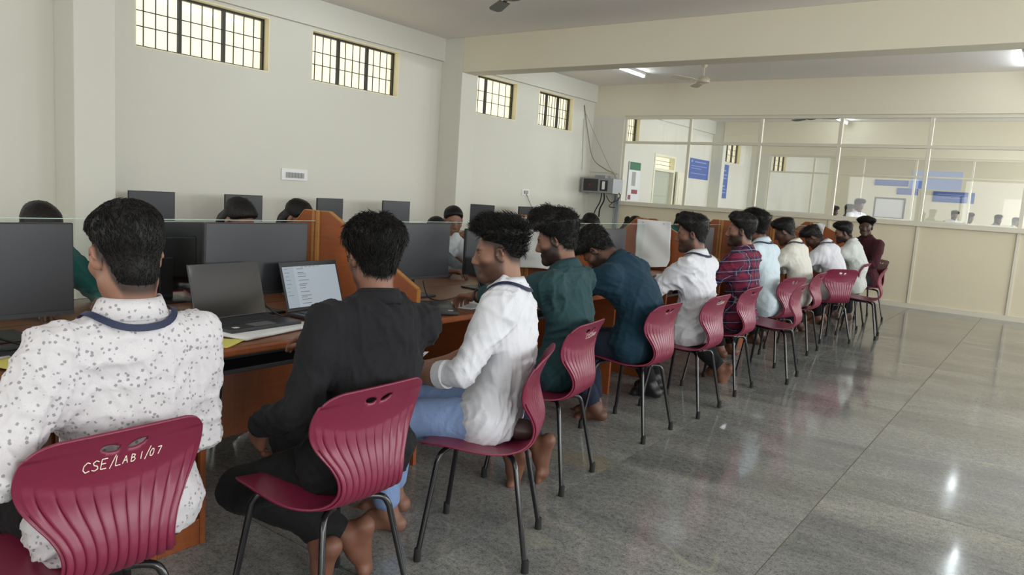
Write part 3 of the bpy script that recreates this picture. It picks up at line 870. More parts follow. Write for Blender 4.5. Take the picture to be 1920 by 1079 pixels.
for i in range(NB_):
    desk(XF, XM, YS[i], YS[i + 1], ORD[i] + ' brown desk bay on the near side of the glass screen', 'desk bays on the near side', True, 1)
    desk(XB, XM, YS[i], YS[i + 1], ORD[i] + ' brown desk bay on the far side of the glass screen', 'desk bays on the far side', False, -1)
    gs = thing('glass_screen', ORD[i] + ' low clear glass screen along the middle of the desks', 'glass screen', (XM, (YS[i] + YS[i + 1]) / 2, DZ), 0, 'glass screens between the desk rows')
    L = (YS[i + 1] - YS[i]) / 2 - 0.022
    MB().box(-0.004, 0.004, -L, L, 0.0, 0.418).build('pane', 'screen_glass', gs)
    MB().box(-0.0042, 0.0042, -L, L, 0.4181, 0.4205).build('top_edge', 'glass_edge', gs)
for i, y in enumerate(YS):
    t = thing('desk_divider', (ORD + ['last'])[i] + ' orange wooden divider with sloping shoulders standing across the desks', 'divider', (XM, y, DZ), 0, 'wooden desk dividers')
    for s, nm in ((1, 'panel'), (-1, 'panel')):
        e_ = 0.76 if s > 0 else 0.47
        poly = [(s * 0.03, 0.0), (s * e_, 0.0), (s * e_, 0.145), (s * 0.10, 0.470), (s * 0.03, 0.470)]
        pp = poly if s > 0 else poly[::-1]
        MB().prism(pp, 'y', 0.009, -0.009).build(nm, 'wood_orange', t, bevel=0.0015)
        tr_ = MB()
        for (p, q) in ((poly[1], poly[2]), (poly[2], poly[3]), (poly[3], poly[4])):
            d_ = Vector((q[0] - p[0], 0, q[1] - p[1])); L_ = d_.length; d_.normalize(); n_ = Vector((d_.z, 0, -d_.x)) * s
            Mx = Matrix(((d_.x, 0, n_.x, p[0]), (0, 1, 0, 0), (d_.z, 0, n_.z, p[1]), (0, 0, 0, 1)))
            tr_.box(0, L_, -0.0115, 0.0115, 0.0, 0.006, Mx)
        tr_.build('edge_trim', 'wood_trim', t)
    MB().box(-0.03, 0.03, -0.02, 0.02, 0.0, 0.474).build('post', 'wood_trim', t, bevel=0.003)
    MB().box(-0.004, 0.004, -0.022, -0.0201, 0.0, 0.474).build('post_groove', 'wood_orange', t)

# desk along the window wall
WY = [3.5, 5.1, 6.7, 8.25, 9.8, 11.3]
for i in range(5):
    a, b = WY[i], WY[i + 1]
    t = thing('wall_desk', ORD[i] + ' brown desk against the window wall', 'desk', (-7.3, (a + b) / 2, 0), 0, 'desks along the window wall')
    L = (b - a) / 2 - 0.001
    MB().box(-0.06, 0.42, -L, L, 0.725, 0.75).build('worktop', 'wood_top', t)
    MB().box(0.42, 0.44, -L, L, 0.72, 0.751).build('edge_band', 'wood_orange', t, bevel=0.006)
    for s in (-L, L - 0.02):
        MB().box(-0.06, 0.36, s, s + 0.02, 0, 0.724).build('side_panel', 'wood_orange', t)
    MB().box(-0.06, -0.04, -L + 0.021, L - 0.021, 0.1, 0.724).build('modesty_panel', 'black_plastic', t)

# ================================================================== monitors
def monitor(label, x, y, rz, w, h, z0, zb, group):
    t = thing('computer_monitor', label, 'monitor', (x, y, z0), rz, group)
    zb -= z0
    MB().box(-w / 2, w / 2, -0.022, 0.0, zb, zb + h).build('housing', 'black_plastic', t, bevel=0.004)
    MB().box(-w / 2 + 0.006, w / 2 - 0.006, 0.0002, 0.002, zb + 0.020, zb + h - 0.006).build('screen', 'screen_dark', t)
    MB().box(-w / 2 + 0.002, w / 2 - 0.002, 0.0002, 0.004, zb + 0.001, zb + 0.018).build('chin', 'dark_grey_plastic', t)
    MB().box(-w * 0.3, w * 0.3, -0.05, -0.0221, zb + h * 0.2, zb + h * 0.8).build('back_cover', 'black_plastic', t, bevel=0.008)
    st = MB().box(-0.035, 0.035, -0.066, -0.048, 0.012, zb + h * 0.5)
    st.build('stand', 'black_plastic', t, bevel=0.004)
    MB().box(-0.12, 0.12, -0.14, 0.05, 0.0, 0.012).build('foot_plate', 'black_plastic', t, bevel=0.004)
    return t
R = -PI / 2
G1 = 'monitors on the near side of the desks'
monitor('large dark monitor at the left edge behind the man in the printed shirt', -2.95, 0.975, R, 0.545, 0.345, DZ, 0.81, G1)
monitor('dark monitor behind the open laptops', -2.95, 2.047, R, 0.545, 0.335, DZ, 0.825, G1)
monitor('dark monitor right of the head of the man in black', -2.95, 3.10, R, 0.545, 0.325, DZ, 0.838, G1)
monitor('dark monitor in front of the man in white with a fade haircut', -2.95, 3.78, R - 0.1, 0.46, 0.29, DZ, 0.84, G1)
monitor('dark monitor hidden behind the bearded men in teal and blue', -2.95, 4.95, R, 0.5, 0.31, DZ, 0.84, G1)
monitor('dark monitor beside the divider with the hanging sheet', -2.95, 5.40, R, 0.46, 0.29, DZ, 0.84, G1)
monitor('dark monitor between the bearded man in white and the man in plaid', -2.80, 7.05, R + 0.12, 0.5, 0.31, DZ, 0.84, G1)
monitor('dark monitor at the far end of the desks', -2.95, 8.5, R, 0.5, 0.31, DZ, 0.84, G1)
G2 = 'monitors standing against the window wall'
for y, lab, a in ((3.73, 'dark monitor against the wall above the head of the man in the printed shirt', 0.0), (4.74, 'dark monitor against the wall behind the woman in glasses', 0.0),
               (5.92, 'dark monitor against the wall below the second window', 0.16), (7.03, 'dark monitor against the wall left of the column', -0.1)):
    monitor(lab, -7.12, y, R + a, 0.46, 0.285, 0.75, 0.865, G2)
monitor('monitor seen edge-on by the wall beyond the column', -7.1, 8.75, R - 1.0, 0.46, 0.285, 0.75, 0.865, G2)
monitor('dark monitor by the wall under the small socket plate', -7.12, 10.0, R + 0.1, 0.46, 0.285, 0.75, 0.86, G2)
monitor('dark monitor by the wall nearest the corner', -7.12, 10.9, R, 0.46, 0.285, 0.75, 0.84, G2)
monitor('black monitor turned away on the far side of the glass screen', -3.52, 1.88, -R, 0.56, 0.34, DZ, 0.78, 'monitors on the far side of the desks')

# tower computers on the plinths
for i in range(NB_):
    t = thing('tower_computer', ORD[i] + ' black tower computer on its plinth under the desks', 'computer', (-2.64, YS[i] + 0.75, 0.10), 0, 'tower computers under the desks')
    MB().box(-0.19, 0.19, -0.076, 0.076, 0.008, 0.38).build('case', 'black_plastic', t, bevel=0.004)
    MB().box(0.1901, 0.205, -0.074, 0.074, 0.012, 0.376).build('front_bezel', 'dark_grey_plastic', t, bevel=0.004)
    MB().box(0.2051, 0.207, 0.03, 0.055, 0.10, 0.125).build('badge', 'blue_led', t)
    MB().box(0.2051, 0.207, -0.06, 0.06, 0.31, 0.345).build('drive_door', 'black_plastic', t)
    for s in (-0.15, 0.15):
        MB().box(s - 0.03, s + 0.03, -0.07, 0.07, 0, 0.008).build('foot', 'rubber', t)

# ================================================================== laptops
def laptop(label, x, y, z, rz, tilt, lit):
    t = thing('laptop', label, 'laptop', (x, y, z), rz, 'open laptops on the desks')
    w, d_ = 0.355, 0.238
    base = MB().box(-w / 2, w / 2, -d_ / 2, d_ / 2, 0, 0.016).build('base', 'dark_grey_plastic', t, bevel=0.004)
    MB().box(-0.15, 0.15, -0.095, 0.025, 0.0161, 0.0166).build('key_deck', 'black_plastic', base)
    kb = MB()
    for r in range(6):
        for c in range(15):
            if r == 5 and 4 <= c <= 8:
                continue
            kb.box(-0.146 + c * 0.0195, -0.146 + c * 0.0195 + 0.0165, -0.092 + r * 0.0192, -0.092 + r * 0.0192 + 0.016, 0.0167, 0.0186)
    kb.box(-0.146 + 4 * 0.0195, -0.146 + 8 * 0.0195 + 0.0165, -0.092 + 5 * 0.0192, -0.092 + 5 * 0.0192 + 0.016, 0.0167, 0.0186)
    k = kb.build('keys', 'dark_grey_plastic', base); k['kind'] = 'stuff'
    MB().box(-0.055, 0.055, 0.038, 0.105, 0.0161, 0.0164).build('touchpad', 'grey_plastic', base)
    MB().box(0.12, 0.145, 0.07, 0.095, 0.0161, 0.0164).build('sticker', 'white_plastic', base)
    M = Matrix.Translation((0, -d_ / 2 + 0.006, 0.018)) @ Matrix.Rotation(math.radians(tilt), 4, 'X')
    lid = MB().box(-w / 2, w / 2, -0.007, 0.0, 0, 0.235, M).build('lid', 'dark_grey_plastic', t, bevel=0.002)
    if not lit:
        MB().box(-w / 2 + 0.004, w / 2 - 0.004, 0.0002, 0.0008, 0.004, 0.232, M).build('screen', 'screen_glossy', lid)
    else:
        MB().box(-w / 2 + 0.004, w / 2 - 0.004, 0.0002, 0.0006, 0.004, 0.232, M).build('bezel', 'black_plastic', lid)
        MB().box(-w / 2 + 0.010, w / 2 - 0.010, 0.0007, 0.0010, 0.016, 0.212, M).build('screen', 'page_white', lid)
        MB().box(-w / 2 + 0.010, w / 2 - 0.010, 0.0007, 0.0010, 0.2121, 0.227, M).build('browser_bar', 'page_bar', lid)
        # seen from the front local +x is on the viewer's left
        MB().box(w / 2 - 0.075, w / 2 - 0.010, 0.0011, 0.0013, 0.016, 0.212, M).build('side_bar', 'page_side', lid)
        tx = MB(); rr_ = random.Random(3)
        for q in range(8):
            zz = 0.200 - q * 0.018
            tx.box(w / 2 - 0.020 - rr_.uniform(0.015, 0.035), w / 2 - 0.020, 0.0014, 0.0016, zz, zz + 0.0025, M)
        for q in range(10):
            zz = 0.198 - q * 0.0185
            tx.box(w / 2 - 0.095 - rr_.uniform(0.03, 0.07), w / 2 - 0.095, 0.0011, 0.0013, zz, zz + 0.003, M)
            if q % 3 == 1: tx.box(w / 2 - 0.095 - rr_.uniform(0.02, 0.05), w / 2 - 0.095, 0.0011, 0.0013, zz - 0.007, zz - 0.0045, M)
        for q in range(5):
            tx.box(w / 2 - 0.12 - q * 0.025 - 0.016, w / 2 - 0.12 - q * 0.025, 0.0011, 0.0013, 0.2062, 0.2085, M)
        tx.build('page_text', 'page_ink', lid)
    return t
laptop('open laptop with dark reflecting screen lying on papers beside the printed shirt', -2.70, 1.835, DZ + 0.012, math.radians(-86), 16, False)
laptop('open laptop with a lit white page beyond the man in black', -2.715, 2.300, DZ + 0.004, math.radians(-86), 18, True)
laptop('open laptop that the bearded man in teal types on', -2.60, 2.86, DZ + 0.004, math.radians(-42), 22, False)
laptop('open laptop under the bending man in dark blue', -2.62, 3.62, DZ + 0.004, math.radians(-90), 25, False)

# keyboards on the trays and a few mice
for i, (dy, lab) in enumerate(((1, 'black keyboard on the tray below the dark laptop'), (2, 'black keyboard on the tray behind the man in teal'))):
    t = thing('keyboard', lab, 'keyboard', (-2.64, YS[dy] + 1.22, 0.6435), R, 'keyboards on the trays')
    MB().box(-0.22, 0.22, -0.07, 0.07, 0, 0.02).build('body', 'black_plastic', t, bevel=0.004)
    kb = MB()
    for r in range(5):
        for c in range(20):
            kb.box(-0.21 + c * 0.021, -0.21 + c * 0.021 + 0.018, -0.06 + r * 0.023, -0.06 + r * 0.023 + 0.019, 0.0201, 0.025)
    k = kb.build('keys', 'dark_grey_plastic', t); k['kind'] = 'stuff'

# ================================================================== papers and small things
def sheet(name, label, cat, mat, x, y, z, rz, w, h, curl=0.004, seed=0, group=None, lines=False, thick=0.0012):
    rr_ = random.Random(seed); a1, a2 = rr_.uniform(0, 6), rr_.uniform(0, 6)
    mb = MB()
    def P(u, v):
        return ((u - 0.5) * w, (v - 0.5) * h, curl * (0.5 + 0.5 * math.sin(u * 5 + a1) * math.cos(v * 4 + a2)) + thick)
    mb.grid(P, 10, 10)
    t = thing(name, label, cat, (x, y, z), rz, group)
    mb.build('page', mat, t, smooth=True, solid=thick)
    if lines:
        q = MB()
        for k in range(9):
            yy = -h * 0.4 + k * h * 0.09
            q.grid(lambda u, v: (-w * 0.4 + u * w * (0.75 if k % 3 else 0.5), yy + v * 0.004, curl * (0.5 + 0.5 * math.sin((0.1 + u * 0.75) * 5 + a1) * math.cos((yy / h + 0.5) * 4 + a2)) + thick * 1.6 + 0.0012), 8, 1)
        q.build('print', 'ink', t)
    return t
GP = 'papers on the desks'
sheet('paper_stack', 'thick white paper pad under the dark laptop', 'paper', 'paper_white', -2.66, 1.835, DZ, math.radians(-78), 0.42, 0.31, 0.0, 1, GP, thick=0.009)
sheet('paper_sheet', 'yellow sheet poking out beside the printed shirt', 'paper', 'paper_yellow', -2.535, 1.56, DZ, 0.5, 0.2, 0.14, 0.004, 2, GP)
sheet('paper_sheet', 'white sheet on the desk left of the printed shirt', 'paper', 'paper_white', -2.56, 0.98, DZ, 1.75, 0.21, 0.30, 0.006, 3, GP)
sheet('paper_sheet', 'yellow sheet on the white one left of the printed shirt', 'paper', 'paper_yellow', -2.53, 0.965, DZ + 0.008, 1.9, 0.20, 0.25, 0.005, 4, GP)
sheet('paper_sheet', 'pale blue white papers between the left monitor and the near divider', 'paper', 'paper_white', -3.0, 1.50, DZ, 0.3, 0.25, 0.34, 0.01, 5, GP, thick=0.02)
sheet('paper_sheet', 'printed white sheet on the lap of the man in light blue trousers', 'paper', 'paper_white', -2.19, 2.20, 0.645, 0.5, 0.21, 0.29, 0.012, 6, GP, True)
sheet('paper_sheet', 'white sheet on the desk beside the typing hands', 'paper', 'paper_white', -2.60, 3.15, DZ, 0.2, 0.21, 0.29, 0.006, 7, GP, True)
sheet('paper_sheet', 'buff folder on the desk before the bearded man in white', 'paper', 'paper_buff', -2.72, 5.0, DZ, 0.3, 0.25, 0.34, 0.004, 8, GP, thick=0.02)
sheet('paper_sheet', 'white sheet on the buff folder before the bearded man in white', 'paper', 'paper_white', -2.74, 4.92, DZ + 0.022, 0.1, 0.21, 0.29, 0.012, 9, GP)
sheet('note_book', 'dark closed notebook on the desk before the bearded man in white', 'book', 'black_plastic', -2.6, 4.75, DZ, 0.2, 0.2, 0.28, 0.0, 10, GP, thick=0.018)
sheet('paper_sheet', 'white sheet under the dark notebook before the bearded man in white', 'paper', 'paper_white', -2.53, 4.62, DZ, 0.5, 0.21, 0.29, 0.003, 11, GP)
sheet('paper_sheet', 'white papers on the far side desk before the woman in white', 'paper', 'paper_white', -3.46, 4.72, DZ, 1.5, 0.3, 0.4, 0.015, 12, GP)
# sheets hanging over the dividers
def hanging(label, y, x0, x1, ztop, zbot, seed, mat='paper_white'):
    rr_ = random.Random(seed); ph = rr_.uniform(0, 6)
    mb = MB()
    w = x0 - x1; H_ = ztop - zbot
    def P(u, v):
        x = x0 - w * u + 0.012 * math.sin(v * 3 + ph) - 0.02 * v * (u - 0.5)
        z = ztop - H_ * v - 0.012 * math.sin(u * 4 + ph) * v
        yy = y - 0.034 - 0.022 * v * (0.6 + 0.6 * math.sin(u * 6 + ph)) - 0.07 * max(0, v - 0.86) / 0.14 * (0.7 + 0.4 * math.sin(u * 5))
        return (x, yy + 0.008 * math.sin(v * 9 + u * 7), z)
    mb.grid(P, 24, 28)
    t = thing('hanging_sheet', label, 'paper', (0, 0, 0), 0, 'sheets hung on the dividers')
    mb.build('sheet', mat, t, smooth=True, solid=0.0015)
    q = MB()
    for u in (0.2, 0.8):
        p = P(u, 0.06); q.lathe([(0.006, 0), (0.006, 0.004), (0.002, 0.006)], (p[0], p[1] - 0.006, p[2]), 'y', 10)
    q.build('pins', 'steel', t)
hanging('large creased white sheet hung on the divider left of the bearded man in white', YS[4], -2.93, -3.28, 1.195, 0.77, 2)
hanging('white sheet hung on the divider between the two dark-haired men', YS[3], -2.88, -3.26, 1.195, 0.83, 5)
hanging('small white sheet hung on a far divider', YS[7], -3.0, -3.18, 1.20, 1.0, 7)
# mouse pad and mouse at the left edge
tag(MB().prism([(-2.86, 0.92), (-2.62, 0.92), (-2.60, 1.0), (-2.62, 1.16), (-2.86, 1.17), (-2.88, 1.05)], 'z', DZ + 0.0005, DZ + 0.004).build('mouse_pad', 'dark_grey_plastic'), 'dark mouse pad at the left edge under the large monitor', 'mouse pad')
ms = thing('mouse', 'black mouse on the pad at the left edge', 'mouse', (-2.7, 1.11, DZ + 0.0045))
mm = MB()
mm.grid(lambda u, v: (0.055 * math.cos(PI * u) * max(0.02, math.sin(PI * v)) ** 0.6, 0.032 * -math.cos(PI * v), 0.030 * (math.sin(PI * u) * max(0.0, math.sin(PI * v))) ** 0.7), 14, 12)
mm.build('shell', 'black_plastic', ms, smooth=True)
MB().box(0.02, 0.035, -0.003, 0.003, 0.022, 0.030).build('wheel', 'grey_plastic', ms)
# cables
CB = [([(-2.93, 0.92, 0.80), (-2.86, 0.98, 0.76), (-2.80, 1.05, 0.745), (-2.84, 1.22, 0.742)], 0.004, 'black_plastic', 'black monitor cable lying under the left monitor', None),
      ([(-2.80, 0.72, 0.742), (-2.76, 0.86, 0.75), (-2.78, 1.0, 0.742), (-2.86, 1.15, 0.74)], 0.004, 'black_plastic', 'second black cable curling on the desk at the left edge', None),
      ([(-2.88, 2.02, 0.80), (-2.80, 2.06, 0.75), (-2.84, 2.16, 0.742), (-2.93, 2.28, 0.742)], 0.004, 'black_plastic', 'black cable on the desk between the two laptops', None),
      ([(-2.88, 3.08, 0.84), (-2.82, 3.06, 0.76), (-2.76, 3.1, 0.742), (-2.8, 3.3, 0.742)], 0.004, 'black_plastic', 'black cable hanging from the monitor near the typing hands', None)]
for k in range(4):
    CB.append(([(-2.9 + 0.05 * k, 1.46 + 0.09 * k, 0.66), (-2.86 + 0.05 * k, 1.47 + 0.08 * k, 0.45), (-2.88, 1.5 + 0.08 * k, 0.25), (-2.98, 1.52 + 0.06 * k, 0.05)], 0.005, 'black_plastic', ['first', 'second', 'third', 'last'][k] + ' black cable from the side panel hanging under the desk by the man in black', 'cables hanging under the desk'))
for pts, r, mt, lab, g in CB:
    tag(MB().tube(smoothpath(pts), r, 6).build('cable', mt, smooth=True), lab, 'cable', g or 'cables on the desks')
tag(MB().box(-2.945, -2.915, 0.90, 0.93, 0.785, 0.812).build('cable_plug', 'white_plastic', bevel=0.003), 'white plug under the left monitor', 'plug')
# dark pouch on the seat behind the man in light blue trousers
pc = MB()
pc.grid(lambda u, v: (0.075 * math.cos(2 * PI * u) * math.sin(PI * v), 0.05 * math.sin(2 * PI * u) * math.sin(PI * v), 0.045 - 0.04 * math.cos(PI * v)), 20, 12)
tag(pc.build('pouch', 'bag_brown', smooth=True, loc=(-1.565, 2.265, 0.43), rz=0.4), 'dark brown pouch squeezed on the chair behind the man in light blue trousers', 'pouch')

# ================================================================== people
def V3(*a): return np.array(a, float)
def nrm(v): return v / (np.linalg.norm(v) + 1e-12)
def rot(axis, deg):
    a = math.radians(deg); axis = nrm(np.asarray(axis, float)); x, y, z = axis; c = math.cos(a); s = math.sin(a); C = 1 - c
    return np.array([[c + x * x * C, x * y * C - z * s, x * z * C + y * s], [y * x * C + z * s, c + y * y * C, y * z * C - x * s], [z * x * C - y * s, z * y * C + x * s, c + z * z * C]])

class Field:
    """smooth union of tapered capsules and ellipsoids, meshed with surface nets"""
    def __init__(s): s.p = []
    def cone(s, a, b, r1, r2, k=0.02, flat=None, fs=1.0, neg=False):
        s.p.append(('c', np.asarray(a, float), np.asarray(b, float), r1, r2, k, flat, fs, neg)); return s
    def ell(s, c, r, k=0.02, R=None, neg=False):
        s.p.append(('e', np.asarray(c, float), np.asarray(r, float), np.eye(3) if R is None else R, k, neg)); return s
    def bounds(s, p):
        if p[0] == 'c':
            r = max(p[3], p[4]); return np.minimum(p[1], p[2]) - r, np.maximum(p[1], p[2]) + r
        r = max(p[2]); return p[1] - r, p[1] + r
    def dist(s, p, X):
        if p[0] == 'c':
            _, a, b, r1, r2, k, flat, fs, neg = p
            ab = b - a; q = X - a
            t = np.clip((q @ ab) / (ab @ ab + 1e-12), 0, 1)
            q = q - t[..., None] * ab
            d2 = (q * q).sum(-1)
            if flat is not None:
                qn = q @ flat
                d2 = d2 - qn * qn + (qn / fs) ** 2
            return np.sqrt(np.maximum(d2, 1e-12)) - (r1 + (r2 - r1) * t)
        _, c, r, R, k, neg = p
        q = (X - c) @ R          # columns of R are the local axes
        k0 = np.sqrt(((q / r) ** 2).sum(-1)) + 1e-9; k1 = np.sqrt(((q / (r * r)) ** 2).sum(-1)) + 1e-9
        return k0 * (k0 - 1) / k1
    @staticmethod
    def comb(F, d, k, neg):
        if neg:
            d = -d; h = np.maximum(k - np.abs(F - d), 0) / k
            return np.maximum(F, d) + h * h * k * 0.25
        h = np.maximum(k - np.abs(F - d), 0) / k
        return np.minimum(F, d) - h * h * k * 0.25
    def eval(s, X):
        F = np.full(X.shape[:-1], 0.3)
        for p in s.p:
            F = s.comb(F, s.dist(p, X), p[5] if p[0] == 'c' else p[4], p[-1])
        return F
    def mesh(s, h, post=None, pad=0.0):
        lo = np.min([s.bounds(p)[0] for p in s.p if not p[-1]], 0) - 3 * h - pad
        hi = np.max([s.bounds(p)[1] for p in s.p if not p[-1]], 0) + 3 * h + pad
        n = np.ceil((hi - lo) / h).astype(int) + 1
        F = np.full(n, 0.3, np.float32)
        ax = [lo[i] + h * np.arange(n[i]) for i in range(3)]
        for p in s.p:
            k = p[5] if p[0] == 'c' else p[4]
            a, b = s.bounds(p); m_ = k + 3 * h + pad
            i0 = np.clip(np.floor((a - m_ - lo) / h).astype(int), 0, n); i1 = np.clip(np.ceil((b + m_ - lo) / h).astype(int) + 1, 0, n)
            if np.any(i1 <= i0): continue
            X = np.stack(np.meshgrid(ax[0][i0[0]:i1[0]], ax[1][i0[1]:i1[1]], ax[2][i0[2]:i1[2]], indexing='ij'), -1)
            sl = (slice(i0[0], i1[0]), slice(i0[1], i1[1]), slice(i0[2], i1[2]))
            F[sl] = s.comb(F[sl], s.dist(p, X), k, p[-1])
        if post is not None:
            X = np.stack(np.meshgrid(*ax, indexing='ij'), -1)
            F = post(F, X)
        return surface_net(F, lo, h)

def surface_net(F, lo, h):
    ins = F < 0
    c = np.zeros(np.array(F.shape) - 1, np.int8)
    for dx in (0, 1):
        for dy in (0, 1):
            for dz in (0, 1):
                c += ins[dx:F.shape[0] - 1 + dx, dy:F.shape[1] - 1 + dy, dz:F.shape[2] - 1 + dz]
    act = (c > 0) & (c < 8)
    idx = np.argwhere(act)
    pos = np.zeros((len(idx), 3)); cnt = np.zeros(len(idx))
    cor = [(0, 0, 0), (1, 0, 0), (0, 1, 0), (1, 1, 0), (0, 0, 1), (1, 0, 1), (0, 1, 1), (1, 1, 1)]
    for i in range(8):
        for j in range(i + 1, 8):
            d = np.array(cor[j]) - np.array(cor[i])
            if np.abs(d).sum() != 1: continue
            a = idx + cor[i]; b = idx + cor[j]
            fa = F[a[:, 0], a[:, 1], a[:, 2]].astype(float); fb = F[b[:, 0], b[:, 1], b[:, 2]].astype(float)
            x = (fa < 0) != (fb < 0)
            t = np.where(x, fa / np.where(np.abs(fa - fb) < 1e-9, 1e-9, fa - fb), 0)
            pos += np.where(x[:, None], np.array(cor[i]) + t[:, None] * d, 0); cnt += x
    V = lo + h * (idx + pos / np.maximum(cnt, 1)[:, None])
    num = np.full(act.shape, -1, np.int64); num[act] = np.arange(len(idx))
    faces = []
    for ax_ in range(3):
        sl0 = [slice(1, -1)] * 3; sl1 = [slice(1, -1)] * 3
        sl0[ax_] = slice(0, -1); sl1[ax_] = slice(1, None)
        a = ins[tuple(sl0)]; b = ins[tuple(sl1)]
        for flip, mask in ((False, a & ~b), (True, ~a & b)):
            e = np.argwhere(mask)
            off = np.ones(3, int); off[ax_] = 0
            e = e + off
            u, v = [(1, 2), (2, 0), (0, 1)][ax_]
            du = np.zeros(3, int); du[u] = 1; dv = np.zeros(3, int); dv[v] = 1
            q = [e - du - dv, e - dv, e, e - du]
            f = np.stack([num[k[:, 0], k[:, 1], k[:, 2]] for k in q], 1)
            faces.append(f[:, ::-1] if flip else f)
    return V, np.concatenate(faces)

def merge(parts):
    V = []; F = []; k = 0
    for v, f in parts:
        V.append(v); F.append(f + k); k += len(v)
    return np.concatenate(V), np.concatenate(F)
def np_mesh(name, V, F, tone=None):
    me = bpy.data.meshes.new(name)
    me.vertices.add(len(V)); me.vertices.foreach_set('co', np.asarray(V, np.float32).ravel())
    nf, k = F.shape
    me.loops.add(nf * k); me.loops.foreach_set('vertex_index', F.astype(np.int32).ravel())
    me.polygons.add(nf); me.polygons.foreach_set('loop_start', np.arange(nf, dtype=np.int32) * k)
    me.update(calc_edges=True); me.validate()
    if tone is not None:
        at_ = me.attributes.new('tone', 'FLOAT_COLOR', 'POINT')
        at_.data.foreach_set('color', np.concatenate([tone, np.ones((len(V), 1))], 1).astype(np.float32).ravel())
    return me
def vnormals(V, F):
    a = V[F[:, 2]] - V[F[:, 0]]; b = V[F[:, 3]] - V[F[:, 1]]
    n = np.cross(a, b); N = np.zeros_like(V)
    for i in range(4): np.add.at(N, F[:, i], n)
    return N / (np.linalg.norm(N, axis=1)[:, None] + 1e-12)
def relax(V, F, it=1, lam=0.5):
    for _ in range(it):
        S = np.zeros_like(V); C = np.zeros(len(V))
        for i in range(4):
            for j in ((i + 1) % 4, (i + 3) % 4):
                np.add.at(S, F[:, i], V[F[:, j]]); np.add.at(C, F[:, i], 1)
        V = V + lam * (S / np.maximum(C, 1)[:, None] - V)
    return V

def ik(a, target, l1, l2, pole):
    d = target - a; L = np.linalg.norm(d)
    if L > (l1 + l2) * 0.995:
        target = a + d / L * (l1 + l2) * 0.995; d = target - a; L = np.linalg.norm(d)
    u = d / L
    x = (l1 * l1 - l2 * l2 + L * L) / (2 * L)
    h = math.sqrt(max(1e-6, l1 * l1 - x * x))
    p = pole - u * (pole @ u); p = nrm(p)
    return a + u * x + p * h, target

SK = {'fair': hexc('8a6452'), 'mid': hexc('7a5443'), 'dark': hexc('4c342a'), 'brown': hexc('654536')}

def head_field(Fd, hc, R, scale=1.0, neck=None, lite=False):
    """head in its own frame: x right, y forward, z up"""
    def P(*a): return hc + R @ (np.array(a) * scale)
    s = scale
    Fd.ell(P(0, -0.014, 0.036), V3(0.073, 0.094, 0.083) * s, 0.02, R)
    Fd.ell(P(0, 0.030, -0.030), V3(0.060, 0.060, 0.078) * s, 0.03, R)
    Fd.cone(P(-0.047, 0.0, -0.062), P(0, 0.066, -0.094), 0.024 * s, 0.020 * s, 0.03)
    Fd.cone(P(0.047, 0.0, -0.062), P(0, 0.066, -0.094), 0.024 * s, 0.020 * s, 0.03)
    Fd.cone(P(-0.012, 0.076, -0.098), P(0.012, 0.076, -0.098), 0.014 * s, 0.014 * s, 0.02)
    Fd.cone(P(-0.036, 0.072, 0.024), P(0.036, 0.072, 0.024), 0.015 * s, 0.015 * s, 0.02)
    for e in (-1, 1):
        Fd.ell(P(e * 0.046, 0.052, -0.018), V3(0.022, 0.024, 0.020) * s, 0.02, R)
        Fd.ell(P(e * 0.032, 0.096, 0.002), V3(0.017, 0.015, 0.011) * s, 0.012, R, True)
        Fd.ell(P(e * 0.031, 0.074, 0.002), V3(0.0135, 0.013, 0.0125) * s, 0.004, R)
        Re = R @ rot((0, 0, 1), -e * 22) @ rot((1, 0, 0), -12)
        Fd.ell(P(e * 0.077, -0.008, -0.002), V3(0.0085, 0.019, 0.032) * s, 0.008, Re)
        if not lite:
            Fd.ell(P(e * 0.087, -0.002, 0.004), V3(0.007, 0.010, 0.016) * s, 0.006, Re, True)
            Fd.cone(P(e * 0.083, -0.012, 0.022), P(e * 0.084, -0.022, -0.004), 0.0045 * s, 0.004 * s, 0.006)
        Fd.ell(P(e * 0.012, 0.094, -0.036), V3(0.009, 0.010, 0.007) * s, 0.008, R)
    Fd.cone(P(0, 0.084, 0.016), P(0, 0.108, -0.028), 0.009 * s, 0.0115 * s, 0.012)
    Fd.cone(P(-0.020, 0.078, -0.0625), P(0.020, 0.078, -0.0625), 0.0095 * s, 0.0095 * s, 0.010)
    Fd.cone(P(-0.016, 0.088, -0.058), P(0.016, 0.088, -0.058), 0.0055 * s, 0.0055 * s, 0.006)
    Fd.cone(P(-0.015, 0.087, -0.069), P(0.015, 0.087, -0.069), 0.0060 * s, 0.0060 * s, 0.006)
    if neck is not None:
        Fd.cone(P(0, -0.030, -0.045), neck, 0.052 * s, 0.058, 0.03)

